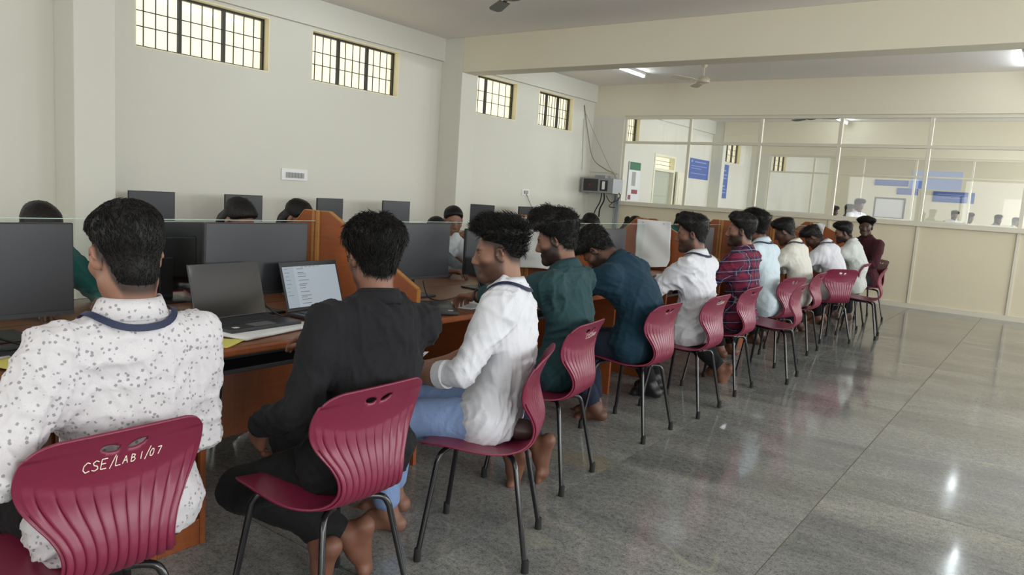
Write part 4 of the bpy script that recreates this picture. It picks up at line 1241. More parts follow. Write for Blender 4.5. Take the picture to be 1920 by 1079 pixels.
def head_tone(V, hc, R, scale, skin, beard, hair_low, stubble_fade, ear=0.0):
    q = ((V - hc) @ R) / scale
    x, y, z = q[:, 0], q[:, 1], q[:, 2]
    T = np.tile(np.array(skin), (len(V), 1))
    def blend(mask, col):
        nonlocal T
        m_ = np.clip(mask, 0, 1)[:, None]; T = T * (1 - m_) + np.array(col) * m_
    def ss(a, b, v): t = np.clip((v - a) / (b - a), 0, 1); return t * t * (3 - 2 * t)
    dark = (0.012, 0.009, 0.008)
    onhead = ss(-0.14, -0.125, z)
    # flush on ears, nose
    blend(0.25 * ss(0.074, 0.085, np.abs(x)) * onhead, (0.36, 0.15, 0.10))
    # brows
    blend(0.85 * ss(0.0065, 0.003, np.abs(z - 0.024 + 0.12 * (np.abs(x) - 0.03) ** 2 * 20)) * ss(0.010, 0.014, np.abs(x)) * ss(0.056, 0.050, np.abs(x)) * ss(0.055, 0.065, y), dark)
    # eyes
    ex = (np.abs(x) - 0.031); ez = z - 0.002
    e2 = np.sqrt((ex / 0.0135) ** 2 + (ez / 0.0055) ** 2)
    eye = ss(1.15, 0.85, e2) * ss(0.066, 0.074, y)
    blend(eye, (0.30, 0.27, 0.25)); blend(eye * ss(0.0062, 0.0048, np.sqrt(ex ** 2 + ez ** 2)), (0.012, 0.008, 0.006))
    blend(0.7 * ss(0.003, 0.001, np.abs(ez - 0.0062)) * ss(0.016, 0.012, np.abs(ex)) * ss(0.066, 0.074, y), dark)
    # lips
    lip = ss(0.0105, 0.006, np.abs(z + 0.0635)) * ss(0.026, 0.018, np.abs(x)) * ss(0.078, 0.084, y)
    blend(0.6 * lip, (0.22, 0.075, 0.065)); blend(0.8 * ss(0.0016, 0.0006, np.abs(z + 0.0635)) * lip, (0.05, 0.015, 0.015))
    if beard > 0:
        lo = -0.028 + 0.30 * np.clip(0.04 - y, 0, 0.04)      # cheek line rises to the sideburn
        bm = ss(lo + 0.012, lo - 0.016, z) * ss(-0.028, -0.010, y) * ss(-0.128, -0.112, z)
        mus = ss(-0.037, -0.045, z) * ss(0.032, 0.024, np.abs(x)) * ss(0.06, 0.07, y)
        bm = np.maximum(bm * (1 - 0.9 * (ss(0.03, 0.022, np.abs(x)) * ss(-0.046, -0.040, z))), mus) * (1 - 0.85 * lip)
        side = ss(-0.022, -0.012, y) * ss(0.022, 0.012, y) * ss(-0.05, -0.04, z) * ss(0.055, 0.060, np.abs(x)) * ss(0.05, 0.03, z)
        blend(beard * np.maximum(bm, side), dark)
    # cropped hair on the scalp under and around the hair
    line = hairline(y, hair_low, ear)
    sc_ = ss(line - stubble_fade, line + 0.012, z) * ss(0.068, 0.055, y - 0.25 * np.clip(z - 0.06, 0, 0.1)) * (1 - ss(0.078, 0.082, np.abs(x)))
    blend(0.95 * sc_ * onhead, dark)
    return T

def hairline(y, low, ear=0.0):
    return np.interp(y, [-0.12, -0.085, -0.05, -0.020, 0.012, 0.030, 0.055, 0.075, 0.10], [-0.060 - low, -0.055 - low, -0.040 - low, 0.002 + ear, 0.016 + ear, 0.028 + ear * 0.8, 0.052, 0.064, 0.070])

def hair_mesh(hc, R, scale, style, h, seed, neck):
    """hair grown as a layer on the scalp: top, side, tousle, low (nape), tap (taper at the hairline), fringe"""
    rs = np.random.RandomState(seed)
    Fd = Field()
    top, side, tous, low = style.get('top', 0.02), style.get('side', 0.008), style.get('tousle', 0.006), style.get('low', 0.0)
    tap, ear = style.get('tap', 0.03), style.get('ear', 0.0)
    def P(*a): return hc + R @ (np.array(a) * scale)
    s = scale
    Fd.ell(P(0, -0.014, 0.036), V3(0.073, 0.094, 0.083) * s, 0.02, R)
    Fd.ell(P(0, 0.030, -0.030), V3(0.060, 0.060, 0.078) * s, 0.03, R)
    Fd.cone(P(0, -0.030, -0.045), neck, 0.052 * s, 0.058, 0.03)
    kx = rs.normal(0, 1, (8, 3)) * np.array([50, 50, 40]); ph = rs.uniform(0, 6.28, 8)
    extra = style.get('long')
    fr_ = style.get('fringe', 0.0)
    def ss(a, b, v):
        t = np.clip((v - a) / (b - a), 0, 1); return t * t * (3 - 2 * t)
    def post(F, X):
        q = ((X - hc) @ R) / s
        z = q[..., 2]; y = q[..., 1]
        nz = sum(np.sin(q @ kx[i] + ph[i]) for i in range(8)) / 4.0
        if style.get('fringe'):
            e = (q - np.array([0, 0.038, 0.092])) / np.array([0.054, 0.026 + fr_ * 0.5, 0.024 + fr_ * 0.9])
            k0 = np.sqrt((e ** 2).sum(-1)) + 1e-6
            d = (k0 - 1) * 0.03
            F = np.minimum(F, d) - np.maximum(0.03 - np.abs(F - d), 0) ** 2 / 0.03 * 0.25
        line = hairline(y, low, ear)
        tt = ss(0.0, tap, z - line)
        th = (side * (0.45 + 0.55 * ss(0.0, 0.05, z)) + top * 0.85 * ss(0.035, 0.105, z + 0.25 * np.clip(y, 0, 0.1))) * tt - 0.004 * (1 - ss(0.0, tap * 0.5, z - line))
        F = F - th * s - tous * nz * tt * (0.4 + 0.6 * ss(0.02, 0.08, z))
        face = (y - 0.050 - 0.62 * np.clip(z - 0.045, -0.02, 0.2) - fr_ * 0.7) * s
        k = 0.012
        hh = np.maximum(k - np.abs(F - face), 0) / k
        F = np.maximum(F, face) + hh * hh * k * 0.25
        return np.maximum(F, (-0.115 - low - z) * s)
    V, Fc = Fd.mesh(h, post, 0.05)
    if extra:
        F2 = Field()
        if extra == 'bun':
            F2.ell(P(0, -0.135, 0.0), V3(0.042, 0.036, 0.042) * s, 0.02)
        F2.cone(P(0, -0.055, 0.02), P(0, -0.085, -0.06), 0.060 * s, 0.048 * s, 0.03)
        F2.cone(P(0, -0.085, -0.06), P(0, -0.11, -0.20), 0.045 * s, 0.032 * s, 0.03)
        for e in (-1, 1):
            F2.cone(P(e * 0.052, -0.02, 0.045), P(e * 0.058, -0.055, -0.05), 0.024 * s, 0.026 * s, 0.03)
        V2, F2c = F2.mesh(h)
        V, Fc = merge([(V, Fc), (V2, F2c)])
    N = vnormals(V, Fc)
    # loose tufts that break the outline
    nt = style.get('tufts', 500)
    if nt:
        q = ((V - hc) @ R) / s
        cand = np.where(q[:, 2] > hairline(q[:, 1], low, ear) + tap * 0.55)[0]
        pick = rs.choice(cand, nt)
        ln = style.get('tuft', 0.016)
        flow = np.array(style.get('flow', (0, -0.5, -0.5)))
        TV = []; TF = []
        for t_, i in enumerate(pick):
            p = V[i]; n = N[i]
            f = R @ (flow + rs.normal(0, 0.35, 3)); f = f - n * (f @ n); f = nrm(f)
            d = nrm(n * style.get('lift', 0.5) + f)
            sd = nrm(np.cross(d, n)) * 0.0015 * s
            L = ln * rs.uniform(0.5, 1.3)
            b = p - n * 0.003
            mid = b + d * L * 0.55 + n * 0.002; tip = b + d * L + f * 0.003 - n * 0.001
            k0 = len(TV)
            TV += [b - sd, b + sd, b + n * 0.002, mid - sd * 0.7, mid + sd * 0.7, mid + n * 0.0014, tip, tip + sd * 0.1, tip + n * 0.0006]
            for a_ in range(0, 6, 3):
                for c_ in range(3):
                    TF.append((k0 + a_ + c_, k0 + a_ + (c_ + 1) % 3, k0 + a_ + 3 + (c_ + 1) % 3, k0 + a_ + 3 + c_))
        V, Fc = merge([(V, Fc), (np.array(TV), np.array(TF))])
    return V, Fc

def hand_field(Fd, w, d, n, curl, thumb_side, spread=0.12):
    """w wrist, d finger direction, n palm-facing direction; curl list of degrees per joint"""
    d = nrm(d); n = nrm(n - d * (n @ d)); sd = np.cross(d, n) * thumb_side      # points to the thumb
    sd = nrm(sd)
    Fd.cone(w, w + d * 0.03, 0.024, 0.026, 0.02, n, 0.72)
    for i, o in enumerate((0.027, 0.009, -0.009, -0.026)):
        Fd.cone(w + d * 0.028 + sd * o * 0.75, w + d * 0.088 + sd * o, 0.0145, 0.0125, 0.014, n, 0.85)
    L = [(0.040, 0.025, 0.020), (0.044, 0.028, 0.022), (0.041, 0.026, 0.021), (0.033, 0.020, 0.018)]
    for i, o in enumerate((0.027, 0.009, -0.009, -0.026)):
        p = w + d * 0.088 + sd * o
        a = 0.0; dd0 = nrm(d + sd * (o / 0.027) * spread)
        for j in range(3):
            a += curl[j]
            dd = rot(np.cross(dd0, n), a) @ dd0
            p2 = p + dd * L[i][j]
            Fd.cone(p, p2, 0.0092 - 0.0008 * j, 0.0084 - 0.0008 * j, 0.004)
            p = p2
    b = w + d * 0.026 + sd * 0.022
    t1 = nrm(d * 0.65 + sd * 0.62 + n * 0.35)
    p1 = b + t1 * 0.042
    t2 = nrm(d * 0.92 + sd * 0.25 + n * 0.30); p2 = p1 + t2 * 0.032
    p3 = p2 + nrm(d * 0.98 + n * 0.25) * 0.025
    Fd.cone(b, p1, 0.0145, 0.0115, 0.014); Fd.cone(p1, p2, 0.0105, 0.0098, 0.006); Fd.cone(p2, p3, 0.0098, 0.0080, 0.005)

def foot_field(Fd, an, d, up_, toes=True, side=1):
    """an ankle, d toe direction, up_ instep direction"""
    d = nrm(d); up_ = nrm(up_ - d * (up_ @ d)); sd = np.cross(d, up_)
    heel = an - up_ * 0.055 - d * 0.040
    ball = an - up_ * 0.068 + d * 0.120
    Fd.cone(an, heel, 0.034, 0.030, 0.03)
    Fd.cone(an, an - up_ * 0.035 + d * 0.06, 0.034, 0.030, 0.03)
    Fd.cone(heel, ball, 0.029, 0.022, 0.03, up_, 0.9)
    Fd.cone(an - up_ * 0.035 + d * 0.06, ball, 0.030, 0.020, 0.03)
    Fd.cone(ball - sd * 0.026, ball + sd * 0.026, 0.020, 0.018, 0.02)
    if toes:
        for i, (o, l, r) in enumerate(((-0.030, 0.042, 0.0135), (-0.010, 0.040, 0.0098), (0.006, 0.036, 0.0092), (0.021, 0.030, 0.0088), (0.034, 0.022, 0.0085))):
            Fd.cone(ball + sd * o * side, ball + sd * o * side + d * l - up_ * 0.006, r, r * 0.92, 0.006)

def folds(V, N, amp, seed, centers=()):
    rs = np.random.RandomState(seed)
    out = np.zeros(len(V)); fine = np.zeros(len(V))
    warp = sum(np.sin(V @ (rs.normal(0, 1, 3) * 10) + rs.uniform(0, 6)) for _ in range(4)) * 0.9
    for i in range(6):
        k = nrm(rs.normal(0, 1, 3) * (1, 1, 0.8)) * rs.uniform(26, 55)
        w_ = np.sin(V @ k + warp * 1.8 + rs.uniform(0, 6))
        mask = np.clip(0.3 + 0.9 * np.sin(V @ (rs.normal(0, 1, 3) * 9) + rs.uniform(0, 6)), 0, 1)
        out += (1 - np.abs(w_)) ** 2.4 * mask
    for i in range(4):
        k = nrm(rs.normal(0, 1, 3)) * rs.uniform(80, 130)
        w_ = np.sin(V @ k + warp * 3.0 + rs.uniform(0, 6))
        mask = np.clip(np.sin(V @ (rs.normal(0, 1, 3) * 12) + rs.uniform(0, 6)), 0, 1)
        fine += (1 - np.abs(w_)) ** 2 * mask
    g = np.full(len(V), 0.5)
    for c, r in centers:
        g = np.maximum(g, np.exp(-((V - c) ** 2).sum(1) / (r * r)))
    return V + N * (amp * (out / 1.8 - 0.35) * g + amp * 0.28 * (fine - 0.3) * g)[:, None]

def person(label, x, y, face_deg, pose, look, res=(0.008, 0.005), seed=1, z=0.0, hidden_low=False, group=None):
    """face_deg: extra turn about z from facing world -x. local: x right, y forward, z up"""
    g = dict(hip=(0, 0), hip_z=0.535, lean=8, side=0, curve=14, twist=0, hyaw=0, hpitch=12, hroll=0, L=(-0.16, 0.46, 0.78), R=(0.16, 0.46, 0.78),
             Lp=(-0.8, -0.4, -0.7), Rp=(0.8, -0.4, -0.7), Lf=(-0.11, 0.34, 0.08), Rf=(0.11, 0.34, 0.08), Ld=(0, 1, -0.1), Rd=(0, 1, -0.1), Lk=(-0.12, 1.0, 0.55), Rk=(0.12, 1.0, 0.55), hand='type', neck=0.0, bow=0, scale=1.0, Lh=None, Rh=None, hfwd=0.0)
    g.update(pose)
    k = dict(shirt='cloth_white', trousers='cloth_black_trouser', skin='mid', beard=0.0, hair={}, collar=True, lanyard=False, sleeve=1.0, shoes=False, girl=False, width=1.0)
    k.update(look)
    root = thing('person', label, 'person', (x, y, z), FACE + math.radians(face_deg), group)
    skin = SK[k['skin']] if isinstance(k['skin'], str) else k['skin']
    S = g['scale']
    HP = V3(g['hip'][0], g['hip'][1], g['hip_z'])
    RX = V3(1, 0, 0)
    def updir(a, b):
        return rot((0, 1, 0), b) @ rot((1, 0, 0), -a) @ V3(0, 0, 1)
    u1 = updir(g['lean'] - g['curve'] * 0.5, g['side']); u2 = updir(g['lean'] + g['curve'] * 0.5, g['side'])
    M1 = HP + u1 * 0.23 * S; T = M1 + u2 * 0.26 * S
    right = rot(u2, -g['twist']) @ nrm(RX - u2 * (RX @ u2))
    fwd = np.cross(u2, right)
    r1 = nrm(RX - u1 * (RX @ u1)); f1 = np.cross(u1, r1)
    un = updir(g['lean'] + g['curve'] + g['bow'], g['side'])
    NB = T + u2 * 0.015 * S                                  # neck base
    hc = NB + un * (0.155 * S + g['neck']) + fwd * (0.018 + g['hfwd'])
    Rb = np.stack([right, fwd, u2], 1)
    # head orientation: yaw about world up from the body's facing, then pitch (down +)
    RH = rot((0, 0, 1), -g['hyaw']) @ rot((0, 1, 0), g['hroll']) @ rot((1, 0, 0), -g['hpitch'])
    W = k['width']
    sw = (0.165 if k['girl'] else 0.185) * S * W
    shl = T - right * sw - u2 * 0.045 * S; shr = T + right * sw - u2 * 0.045 * S
    l1, l2 = 0.285 * S, 0.255 * S
    La = np.array(g['L'], float); Ra = np.array(g['R'], float)
    el, wl = ik(shl, La, l1, l2, np.array(g['Lp'], float)); er, wr = ik(shr, Ra, l1, l2, np.array(g['Rp'], float))
    hl = HP + V3(-0.088, 0.0, -0.02); hr = HP + V3(0.088, 0.0, -0.02)
    kl, al = ik(hl, np.array(g['Lf'], float), 0.42 * S, 0.41 * S, np.array(g['Lk'], float)); kr, ar = ik(hr, np.array(g['Rf'], float), 0.42 * S, 0.41 * S, np.array(g['Rk'], float))
    hb, hf = res
    curls = {'type': (28, 32, 18), 'rest': (22, 24, 14), 'fist': (62, 80, 50), 'flat': (8, 8, 6)}[g['hand']]
    # ---- body: one surface per exposed stretch, joined under the clothes
    Fh = Field(); head_field(Fh, hc, RH, 0.98 * S, NB - u2 * 0.03, lite=hf > 0.006)
    Vh, Fhc = Fh.mesh(hf)
    tone_h = head_tone(Vh, hc, RH, 0.98 * S, skin, k['beard'], k['hair'].get('low', 0.0), k['hair'].get('fade', 0.012), k['hair'].get('ear', 0.0))
    parts = [(Vh, Fhc)]; tones = [tone_h]
    sleeve = k['sleeve']
    for sgn, e_, w_, d_ov in ((-1, el, wl, g['Lh']), (1, er, wr, g['Rh'])):
        Fa = Field()
        fa = nrm(w_ - e_)
        ra = 0.030 if sleeve > 0.9 else 0.041
        Fa.cone(e_ + (w_ - e_) * 0.05, e_ + (w_ - e_) * 0.5, ra, ra - 0.003, 0.03); Fa.cone(e_ + (w_ - e_) * 0.5, w_, ra - 0.003, 0.026, 0.03)
        if d_ov: dd, nn = np.array(d_ov[0], float), np.array(d_ov[1], float)
        else: dd, nn = nrm(fa + V3(0, 0.5, 0)), V3(0, 0.1, -1)
        hand_field(Fa, w_, dd, nn, curls, sgn)
        v, f = Fa.mesh(max(hf, 0.0048) if hf < 0.008 else hf); parts.append((v, f)); tones.append(np.tile(np.array(skin) * (0.93, 0.9, 0.9), (len(v), 1)))
    if not hidden_low:
        for sgn, k_, a_, fd in ((-1, kl, al, g['Ld']), (1, kr, ar, g['Rd'])):
            Fl = Field(); sh = nrm(k_ - a_)
            Fl.cone(k_ + (a_ - k_) * 0.3, a_, 0.050, 0.034, 0.03)
            fd = np.array(fd, float)
            if k['shoes']:
                Fl.cone(a_, a_ - sh * 0.03, 0.034, 0.034, 0.02)
            else:
                foot_field(Fl, a_, fd, sh, True, sgn)
            v, f = Fl.mesh(max(hf, 0.0055)); parts.append((v, f)); tones.append(np.tile(np.array(skin) * (0.85, 0.8, 0.78), (len(v), 1)))
    Fc = Field()
    Fc.cone(HP, M1, 0.11, 0.10, 0.05, f1, 0.7); Fc.cone(M1, T - u2 * 0.06, 0.10, 0.11, 0.05, fwd, 0.65); Fc.cone(T - u2 * 0.06, NB, 0.06, 0.05, 0.05)
    for a_, b_, c_ in ((shl, el, wl), (shr, er, wr)):
        Fc.cone(T - u2 * 0.06, a_, 0.045, 0.04, 0.04); Fc.cone(a_, b_, 0.038, 0.034, 0.03); Fc.cone(b_, b_ + (c_ - b_) * 0.12, 0.034, 0.034, 0.03)
    for a_, b_, c_ in ((hl, kl, al), (hr, kr, ar)):
        Fc.cone(a_, b_, 0.06, 0.048, 0.04); Fc.cone(b_, b_ + (c_ - b_) * 0.4, 0.046, 0.044, 0.03)
    v, f = Fc.mesh(0.014); parts.append((v, f)); tones.append(np.tile(np.array(skin), (len(v), 1)))
    V, F = merge(parts)
    body = link('body', np_mesh('body', V, F, np.concatenate(tones)), 'skin', root, smooth=True)
    # ---- shirt
    Fs = Field()
    Fs.cone(HP - u1 * 0.02 * S, M1, 0.160 * S * W, 0.152 * S * W, 0.06, f1, 0.70)
    Fs.cone(M1, T - u2 * 0.09 * S, 0.152 * S * W, 0.165 * S * W, 0.06, fwd, 0.66)
    Fs.cone(hl + V3(0, -0.004, 0.012), hr + V3(0, -0.004, 0.012), 0.127 * S, 0.127 * S, 0.05)
    Fs.cone(T - u2 * 0.05 * S, NB - u2 * 0.035 * S, 0.10 * S, 0.066 * S, 0.05, fwd, 0.75)
    for a_, e_, w_ in ((shl, el, wl), (shr, er, wr)):
        Fs.cone(NB - u2 * 0.055 * S, a_ - u2 * 0.004, 0.054 * S, 0.062 * S, 0.05)
        Fs.cone(a_, e_, 0.069 * S, 0.056 * S, 0.035)
        Fs.cone(T - u2 * 0.16 * S + (a_ - T) * 0.55, a_ + (e_ - a_) * 0.3, 0.075 * S, 0.058 * S, 0.05)
        c_ = e_ + (w_ - e_) * sleeve
        Fs.cone(e_, c_, 0.056 * S, (0.045 if sleeve > 0.8 else 0.052) * S, 0.03)
    if k['girl']:
        Fs.cone(T - u2 * 0.15 * S + fwd * 0.07 - right * 0.07, T - u2 * 0.15 * S + fwd * 0.07 + right * 0.07, 0.06 * S, 0.06 * S, 0.05)
    V, F = Fs.mesh(hb)
    N = vnormals(V, F)
    cen = [(el, 0.13), (er, 0.13), (shl - u2 * 0.09, 0.10), (shr - u2 * 0.09, 0.10), (HP + u1 * 0.06, 0.17), (M1 - f1 * 0.1, 0.12)]
    V = folds(V, N, 0.027 if hb < 0.0095 else 0.020, seed, cen)
    V = relax(V, F, 1, 0.35)
    if g['hip_z'] < 0.7:
        lowest = 0.428 + 0.25 * np.clip(-V[:, 1] - 0.05, 0, 0.2)
        V[:, 2] = np.maximum(V[:, 2], lowest)
    shirt = link('shirt', np_mesh('shirt', V, F), k['shirt'], root, smooth=True)
    if sleeve < 0.97:
        for e_, w_ in ((el, wl), (er, wr)):
            a_ = e_ + (w_ - e_) * (sleeve - 0.05); b_ = e_ + (w_ - e_) * (sleeve + 0.16)
            MB().tube([a_, a_ + (b_ - a_) * 0.1, b_ - (b_ - a_) * 0.1, b_], [0.048 * S, 0.056 * S, 0.054 * S, 0.046 * S], 18).build('cuff', k['shirt'], shirt, smooth=0.9)
    else:
        for e_, w_ in ((el, wl), (er, wr)):
            a_ = e_ + (w_ - e_) * 0.93; b_ = e_ + (w_ - e_) * 1.06
            MB().tube([a_, a_ + (b_ - a_) * 0.1, b_], [0.040 * S, 0.046 * S, 0.043 * S], 18).build('cuff', k['shirt'], shirt, smooth=0.9)
    # ---- collar: standing band with a fold
    if k['collar']:
        cb = MB(); nseg = 36
        rows = []
        lowc = NB + u2 * (0.010 + k.get('chigh', 0.0)) * S
        prof_ = [(0.074, -0.034), (0.069, 0.015), (0.066, 0.040), (0.069, 0.0445), (0.076, 0.026), (0.086, -0.004)]
        ax_c = nrm(un * 0.6 + u2 * 0.4)
        rc = nrm(right - ax_c * (right @ ax_c)); fc = np.cross(ax_c, rc)
        for i in range(nseg + 1):
            a_ = math.radians(100 + 340 * i / nseg)         # opening at the front (90 deg)
            dirv = rc * math.cos(a_) + fc * math.sin(a_) * 0.96
            fr_ = max(0.0, math.sin(a_))
            for (r_, h_) in prof_:
                rows.append(lowc + dirv * r_ * S * (1 + 0.10 * fr_) + ax_c * (h_ - 0.030 * fr_) * S + fc * 0.012 * fr_)
        m6 = len(prof_)
        cb.add(rows, [(i * m6 + j, (i + 1) * m6 + j, (i + 1) * m6 + j + 1, i * m6 + j + 1) for i in range(nseg) for j in range(m6 - 1)])
        cb.build('collar', k['shirt'], shirt, smooth=True, solid=0.003)
    if k['lanyard']:
        pts = []
        for i in range(41):
            a_ = math.radians(60 - 300 * i / 40)             # from the front right round the back to the front left
            dirv = right * math.cos(a_) + fwd * math.sin(a_)
            fr_ = max(0.0, math.sin(a_))
            p = NB + dirv * (0.090 * S) + u2 * (0.0 - 0.05 * fr_)
            pts.append(p)
        end = T - u2 * 0.26 * S + fwd * 0.20 * S
        lead = [end + (pts[0] + fwd * 0.08 - end) * t_ for t_ in np.linspace(0, 1, 9)][:-1]
        tail = [pts[-1] + fwd * 0.08 + (end - pts[-1] - fwd * 0.08) * t_ for t_ in np.linspace(0, 1, 9)][1:]
        pts = np.array(lead + pts + tail)
        for _ in range(14):
            eps = 0.004
            d0 = Fs.eval(pts); gx = np.stack([Fs.eval(pts + eps * np.eye(3)[i]) - d0 for i in range(3)], 1) / eps
            gx = gx / (np.linalg.norm(gx, axis=1)[:, None] + 1e-9)
            step = gx * (d0 - 0.0085)[:, None] * 0.7
            hold = np.zeros(len(pts)); hold[12:-12] = 1
            step = np.where((hold[:, None] > 0) & ((d0 > 0.0085)[:, None]), 0, step)
            pts = pts - step
            pts[1:-1] = 0.5 * pts[1:-1] + 0.25 * (pts[:-2] + pts[2:])
        d0 = Fs.eval(pts); gx = np.stack([Fs.eval(pts + 0.004 * np.eye(3)[i]) - d0 for i in range(3)], 1)
        gx = gx / (np.linalg.norm(gx, axis=1)[:, None] + 1e-9)
        tg = np.gradient(pts, axis=0); tg = tg / np.linalg.norm(tg, axis=1)[:, None]
        sd = np.cross(tg, gx)
        cb = MB(); rows = []
        for p, s_, n_ in zip(pts, sd, gx):
            rows += [p - s_ * 0.0085, p + s_ * 0.0085, p + s_ * 0.0085 + n_ * 0.002, p - s_ * 0.0085 + n_ * 0.002]
        cb.add(rows, [(i * 4 + j, (i + 1) * 4 + j, (i + 1) * 4 + (j + 1) % 4, i * 4 + (j + 1) % 4) for i in range(len(pts) - 1) for j in range(4)])
        cb.build('lanyard', 'lanyard_blue', root, smooth=0.8)
    # ---- trousers
    if not hidden_low:
        Ft = Field()
        Ft.cone(hl, hr, 0.104 * S, 0.104 * S, 0.05)
        Ft.cone(HP, HP + u1 * 0.06, 0.14 * S, 0.14 * S, 0.05, f1, 0.72)
        for a_, b_, c_ in ((hl, kl, al), (hr, kr, ar)):
            Ft.cone(a_, b_, 0.098 * S, 0.074 * S, 0.04)
            Ft.cone(b_, b_ + (c_ - b_) * 0.86, 0.072 * S, 0.058 * S, 0.03)
        V, F = Ft.mesh(max(hb, 0.008))
        N = vnormals(V, F)
        V = folds(V, N, 0.009, seed + 5, [(kl, 0.14), (kr, 0.14), (HP + V3(0, 0.12, 0.03), 0.16), (kl + (al - kl) * 0.8, 0.1), (kr + (ar - kr) * 0.8, 0.1)])
        V = relax(V, F, 1, 0.35)
        V[:, 2] = np.maximum(V[:, 2], 0.006 - z)
        link('trousers', np_mesh('trousers', V, F), k['trousers'], root, smooth=True)
        if k['shoes']:
            for a_, fd, k_ in ((al, g['Ld'], kl), (ar, g['Rd'], kr)):
                Fz = Field(); foot_field(Fz, a_, np.array(fd, float), nrm(k_ - a_), False)
                Fz.p = [(p[0], p[1], p[2], p[3] + 0.006, p[4] + 0.006, *p[5:]) for p in Fz.p]
                v, f = Fz.mesh(max(hf, 0.008)); link('shoe', np_mesh('shoe', v, f), 'black_plastic', root, smooth=True)
    # ---- hair
    V, F = hair_mesh(hc, RH, 0.98 * S, k['hair'], max(hf, 0.0045), seed, NB - u2 * 0.03)
    link('hair', np_mesh('hair', V, F), 'hair', root, smooth=True)
    return dict(root=root, hc=hc, RH=RH, S=S, wl=wl, el=el, wr=wr, er=er, shirt=shirt, NB=NB, fwd=fwd, u2=u2, right=right, Fs=Fs, T=T)

def glasses(d):
    hc, R, s = d['hc'], d['RH'], 0.98 * d['S']
    def P(*a): return Vector(hc + R @ (np.array(a) * s))
    g_ = MB()
    for e in (-1, 1):
        ring = [P(e * 0.033 + 0.023 * math.cos(a), 0.100, 0.002 + 0.018 * math.sin(a)) for a in np.linspace(0, 2 * PI, 21)]
        g_.tube(ring, 0.0016, 6, False)
        g_.tube([P(e * 0.056, 0.098, 0.008), P(e * 0.076, 0.05, 0.010), P(e * 0.083, -0.004, 0.012), P(e * 0.081, -0.022, -0.004)], 0.0018, 6)
    g_.tube([P(-0.010, 0.101, 0.006), P(0, 0.104, 0.008), P(0.010, 0.101, 0.006)], 0.0016, 6)
    g_.build('glasses', 'black_plastic', d['root'], smooth=True)
def bracelet(d, side, f, r, tube, mat, name='bracelet'):
    e_, w_ = (d['el'], d['wl']) if side == 'L' else (d['er'], d['wr'])
    c = e_ + (w_ - e_) * f; ax_ = nrm(w_ - e_); a = nrm(np.cross(ax_, V3(0, 0, 1))); b = np.cross(ax_, a)
    ring = [c + (a * math.cos(t) + b * math.sin(t)) * r for t in np.linspace(0, 2 * PI, 29)]
    return MB().tube(ring, tube, 8, False).build(name, mat, d['root'], smooth=True)

SHORT = dict(top=0.016, side=0.010, tousle=0.002, tufts=3200, tuft=0.016, lift=0.20, low=0.055, tap=0.07, fade=0.02, flow=(0, -0.3, -0.9))
MESSY = dict(top=0.022, side=0.020, tousle=0.006, tufts=3200, tuft=0.026, lift=0.35, low=0.020, tap=0.03, fade=0.01, flow=(0, -0.4, -0.7))
FADE = dict(top=0.034, side=0.008, tousle=0.005, tufts=2600, tuft=0.034, lift=0.8, low=-0.012, tap=0.05, ear=0.022, fade=0.03, flow=(0, 0.5, 0.3), fringe=0.004)
THICK = dict(top=0.036, side=0.016, tousle=0.007, tufts=2600, tuft=0.026, lift=0.6, low=0.016, tap=0.03, fade=0.012, flow=(0, 0.4, -0.2), fringe=0.016)
NEAT = dict(top=0.026, side=0.010, tousle=0.004, tufts=1000, tuft=0.018, lift=0.45, low=0.02, tap=0.028, fade=0.02, flow=(0, 0.3, -0.3), fringe=0.008)
GIRL = dict(top=0.010, side=0.012, tousle=0.0015, tufts=400, tuft=0.014, lift=0.12, low=0.02, tap=0.02, fade=0.0, flow=(0, -0.9, -0.3), long='tail')
BUN = dict(GIRL, long='bun')
GM = 'people on the near side of the desks'
GW = 'people on the far side of the desks'
NEAR = (0.0075, 0.0042)
MID = (0.009, 0.006)
FAR = (0.012, 0.008)

# P1 printed shirt
person('man seen from behind in a white shirt printed with small grey motifs', -1.845, 0.880, 0,
       dict(lean=-8, curve=10, scale=0.98, hip_z=0.52, hpitch=14, hyaw=2, L=(-0.36, 0.12, 0.62), R=(0.17, 0.22, 0.70), Lp=(-0.15, -1, -0.3), Rp=(0.2, -1, -0.4), Lf=(-0.12, 0.30, 0.08), Rf=(0.12, 0.30, 0.08)),
       dict(shirt='cloth_print', skin='fair', hair=SHORT, lanyard=True, width=0.92, chigh=0.008), NEAR, 11, group=GM)
# P2 black shirt
p2 = person('man with glasses seen from behind in a black shirt', -1.740, 1.585, 0,
       dict(lean=-4, curve=15, side=5, scale=0.96, hip_z=0.515, hpitch=10, hyaw=22, twist=8, L=(-0.215, 0.20, 0.60), R=(0.20, 0.46, 0.78), Lp=(-0.35, -1, -0.1), Rp=(0.8, -0.3, -0.7), hand='rest', Lh=((0.15, 0.5, -0.85), (0.9, 0, 0.1)),
            Lf=(0.06, 0.09, 0.17), Rf=(-0.02, 0.13, 0.15), Ld=(0.05, 0.12, -1), Rd=(0, 0.35, -0.95), Lk=(-0.75, 1.0, 0.3)),
       dict(shirt='cloth_black', trousers='cloth_black_trouser', skin='mid', beard=0.6, hair=MESSY), NEAR, 12, group=GM)
glasses(p2)
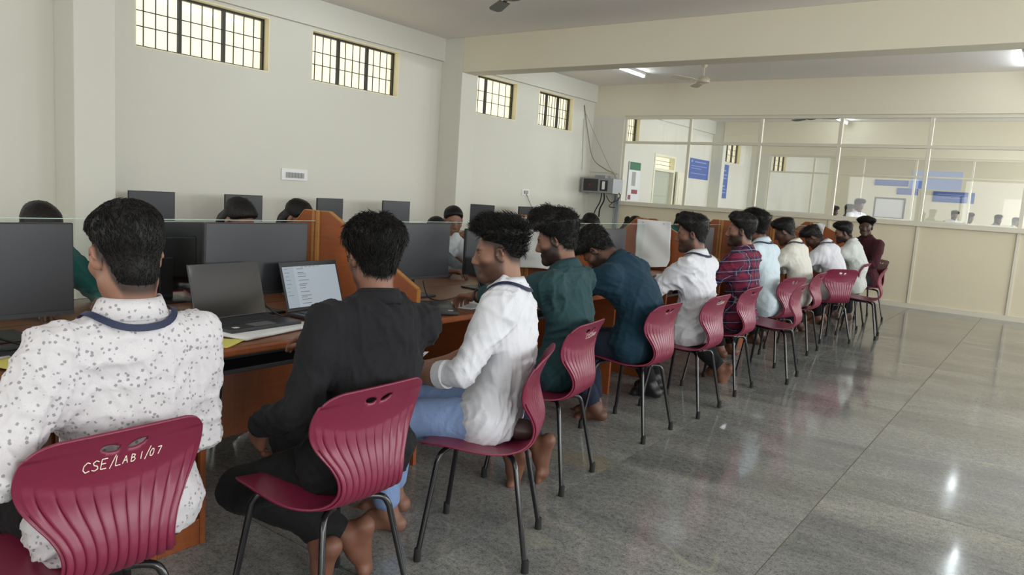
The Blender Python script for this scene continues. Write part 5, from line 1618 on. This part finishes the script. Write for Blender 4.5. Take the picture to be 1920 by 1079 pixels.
# P3 white shirt, light blue trousers
p3 = person('man with a fade haircut in a white shirt and light blue trousers', -1.722, 2.268, 27,
       dict(lean=-5, curve=17, bow=0, side=4, scale=0.96, hip_z=0.515, hpitch=8, hyaw=-8, L=(-0.16, 0.28, 0.66), R=(0.06, 0.25, 0.66), Lp=(-0.8, -0.7, -0.4), Rp=(0.8, -0.3, -0.7), hand='rest', Lh=((0.55, 0.75, -0.1), (0.1, 0, -1)),
            Lf=(-0.09, 0.38, 0.08), Rf=(0.10, 0.42, 0.08)),
       dict(shirt='cloth_white', trousers='cloth_denim', skin='fair', beard=0.72, hair=FADE, width=1.05, lanyard=True, sleeve=0.30), NEAR, 13, group=GM)
bracelet(p3, 'L', 0.93, 0.031, 0.006, 'black_plastic'); bracelet(p3, 'L', 0.86, 0.033, 0.003, 'steel', 'bangle')
# P4 teal
p4 = person('bearded man in a teal green shirt typing on a laptop', -1.935, 3.120, 8,
       dict(lean=1, curve=18, scale=0.98, hip_z=0.52, hpitch=16, hyaw=-14, L=(-0.02, 0.64, 0.785), R=(0.10, 0.66, 0.785), Lp=(-0.8, -0.3, -0.6), Rp=(0.8, -0.3, -0.6), hand='type',
            Lf=(-0.36, 0.06, 0.14), Rf=(-0.22, 0.0, 0.17), Ld=(0, 0.35, -0.95), Rd=(-0.1, 0.15, -1)),
       dict(shirt='cloth_teal', trousers='cloth_navy', skin='mid', beard=0.96, hair=THICK, sleeve=0.55), NEAR, 14, group=GM)
wt = bracelet(p4, 'L', 0.90, 0.031, 0.007, 'black_plastic', 'watch_strap')
c = p4['el'] + (p4['wl'] - p4['el']) * 0.90 + V3(0, 0, 0.036)
MB().lathe([(0.002, 0.006), (0.016, 0.006), (0.018, 0.0), (0.016, -0.004)], tuple(c), 'z', 20).build('watch_case', 'black_plastic', p4['root'], smooth=0.6)
bracelet(p4, 'R', 0.75, 0.033, 0.005, 'band_red')
# P5 dark blue, bending over
person('man in a dark blue shirt bending low over the desk', -1.955, 3.970, 0,
       dict(lean=15, curve=36, bow=14, hpitch=58, hyaw=-6, side=-3, L=(-0.16, 0.58, 0.77), R=(0.14, 0.58, 0.77), Lp=(-1, 0, -0.6), Rp=(1, 0, -0.6),
            Lf=(-0.04, 0.22, 0.09), Rf=(0.10, 0.30, 0.08), Ld=(-0.1, 0.8, -0.15)),
       dict(shirt='cloth_navyteal', trousers='cloth_navy', skin='brown', beard=0.8, hair=THICK, width=1.08), MID, 15, group=GM)
# P6 white, rolled sleeves
p6 = person('bearded man in a white shirt with a lanyard, forearms on the desk', -1.950, 4.800, 0,
       dict(lean=1, curve=12, hpitch=8, hyaw=-20, hip_z=0.515, L=(-0.14, 0.44, 0.72), R=(0.10, 0.48, 0.79), Lp=(-0.8, -0.4, -0.5), Rp=(0.8, -0.3, -0.6), Lf=(-0.10, 0.22, 0.10), Rf=(0.12, 0.30, 0.10)),
       dict(shirt='cloth_white', skin='mid', beard=0.8, hair=NEAT, lanyard=True, sleeve=0.36, shoes=True), MID, 16, group=GM)
bracelet(p6, 'R', 0.8, 0.032, 0.004, 'steel', 'bangle')
# P7 plaid
person('bearded man in a red and navy plaid shirt', -1.930, 5.620, 0,
       dict(lean=-1, curve=10, hpitch=2, hyaw=-18, L=(-0.16, 0.40, 0.72), R=(0.14, 0.46, 0.78), Lf=(-0.04, 0.06, 0.11), Rf=(0.12, 0.16, 0.09), Ld=(0, 0.4, -0.9), Rd=(0, 0.9, -0.3)),
       dict(shirt='cloth_plaid', skin='fair', beard=0.92, hair=NEAT), MID, 17, group=GM)
# P8 pale blue
person('man with tall hair in a pale blue shirt behind the plaid one', -2.020, 6.600, -8,
       dict(lean=10, curve=10, hpitch=10, hyaw=18, hip_z=0.56),
       dict(shirt='cloth_paleblue', skin='mid', hair=THICK, lanyard=True, width=0.92, chigh=0.0085), FAR, 18, group=GM)
# P9 cream
person('man in a cream shirt with a lanyard looking down', -2.030, 7.600, 0,
       dict(lean=8, curve=18, bow=10, hpitch=28, hyaw=-8, hip_z=0.54),
       dict(shirt='cloth_cream', skin='dark', hair=NEAT, lanyard=True), FAR, 19, group=GM)
# P10 bowed, white
person('man in a white shirt bowing his head over the desk', -1.950, 8.620, -6,
       dict(lean=11, curve=30, bow=16, hpitch=48, hyaw=-12),
       dict(shirt='cloth_white', skin='dark', hair=NEAT, lanyard=True), FAR, 20, group=GM)
# P11
person('bearded man in a grey white shirt leaning forward on one elbow', -1.940, 9.700, 0,
       dict(lean=8, curve=22, bow=8, hpitch=16, hyaw=-22, L=(-0.14, 0.36, 0.92), R=(0.14, 0.50, 0.78), Lp=(-0.7, 0.4, -0.8)),
       dict(shirt='cloth_greywhite', skin='mid', beard=0.9, hair=NEAT), FAR, 21, group=GM)
# P12
person('man in a maroon shirt at the far end turning to the camera', -2.03, 10.68, 62,
       dict(lean=2, curve=8, hpitch=2, hyaw=-30, hip_z=0.56, L=(-0.14, 0.36, 0.70), R=(0.16, 0.36, 0.70)),
       dict(shirt='cloth_maroon', skin='dark', beard=0.55, hair=dict(NEAT, top=0.03, tap=0.045)), FAR, 22, group=GM)

# far side of the desks, facing the camera side
def woman(label, x, y, shirt, hair, seed, hyaw=0, hpitch=35, lean=20, turn=180, hip_z=0.50, gl=False, skin='mid', **kw):
    d = person(label, x, y, turn, dict(lean=lean, curve=20, bow=10, hpitch=hpitch, hyaw=hyaw, hip_z=hip_z, scale=0.94, L=kw.get('L', (-0.16, 0.50, 0.78)), R=kw.get('R', (0.16, 0.50, 0.78))),
               dict(shirt=shirt, trousers=shirt, skin=skin, hair=hair, girl=True, collar=False), FAR, seed, group=GW)
    if gl: glasses(d)
woman('dark haired woman in green behind the left monitor, only her forehead showing', -3.870, 1.385, 'cloth_green', GIRL, 31, 0, 30, 17, hip_z=0.535)
woman('dark haired woman with glasses looking down behind the second monitor', -3.870, 2.365, 'cloth_rose', GIRL, 32, -8, 34, 17, gl=True, hip_z=0.585)
woman('dark haired woman beside the orange divider, looking down', -4.150, 3.020, 'cloth_grey', GIRL, 33, -15, 30, 10, hip_z=0.548)
woman('woman in white with hair tied back, resting her cheek on her hand', -4.200, 4.600, 'cloth_white', BUN, 34, 35, 14, 10, L=(-0.16, 0.42, 0.76), R=(0.06, 0.30, 0.98), hip_z=0.54)
woman('dark haired person partly hidden beside the woman in white', -3.980, 4.130, 'cloth_grey', GIRL, 35, 30, 45, 12, hip_z=0.47)
woman('dark haired person whose head shows beyond the man in dark blue', -4.020, 6.450, 'cloth_grey', GIRL, 36, 0, 35, 12, hip_z=0.53)
woman('dark haired woman whose head shows over the divider with the hanging sheet', -4.090, 7.530, 'cloth_rose', BUN, 37, 0, 40, 14, hip_z=0.52)
woman('dark haired woman with tied hair behind the bearded man in white', -4.070, 8.880, 'cloth_green', BUN, 38, 20, 30, 12, hip_z=0.59)

# standing people in the rooms beyond the glass
def stander(label, x, y, h, shirt, turn, seed):
    s = h / 1.72
    person(label, x, y, turn, dict(lean=2, curve=6, hip_z=0.92 * s, scale=s, L=(-0.24, 0.10, 0.80 * s), R=(0.24, 0.10, 0.80 * s), Lp=(-0.3, -1, 0), Rp=(0.3, -1, 0), Lf=(-0.10, 0.0, 0.09), Rf=(0.10, 0.02, 0.09), hpitch=12, hand='rest'),
           dict(shirt=shirt, skin='dark', hair=NEAT, shoes=True), (0.02, 0.012), seed, group='people in the rooms beyond the glass')
stander('person in white standing in the next room above the man in maroon', -3.45, 16.6, 1.70, 'cloth_white', 150, 41)
stander('person with dark head beside the one in white in the next room', -3.70, 16.9, 1.58, 'cloth_grey', 170, 42)
stander('shorter dark figure left of the ones in the next room', -4.05, 17.1, 1.53, 'cloth_navy', 180, 43)
stander('person in white standing behind the second partition', -2.40, 23.4, 1.66, 'cloth_white', 120, 44)
stander('dark clothed person behind the second partition beside the one in white', -2.08, 23.6, 1.62, 'cloth_navy', 200, 45)
stander('dark figure at the right behind the second partition', -1.45, 24.0, 1.62, 'cloth_grey', 160, 46)
stander('rightmost figure in pale clothes behind the second partition', -1.08, 24.7, 1.58, 'cloth_greywhite', 190, 47)
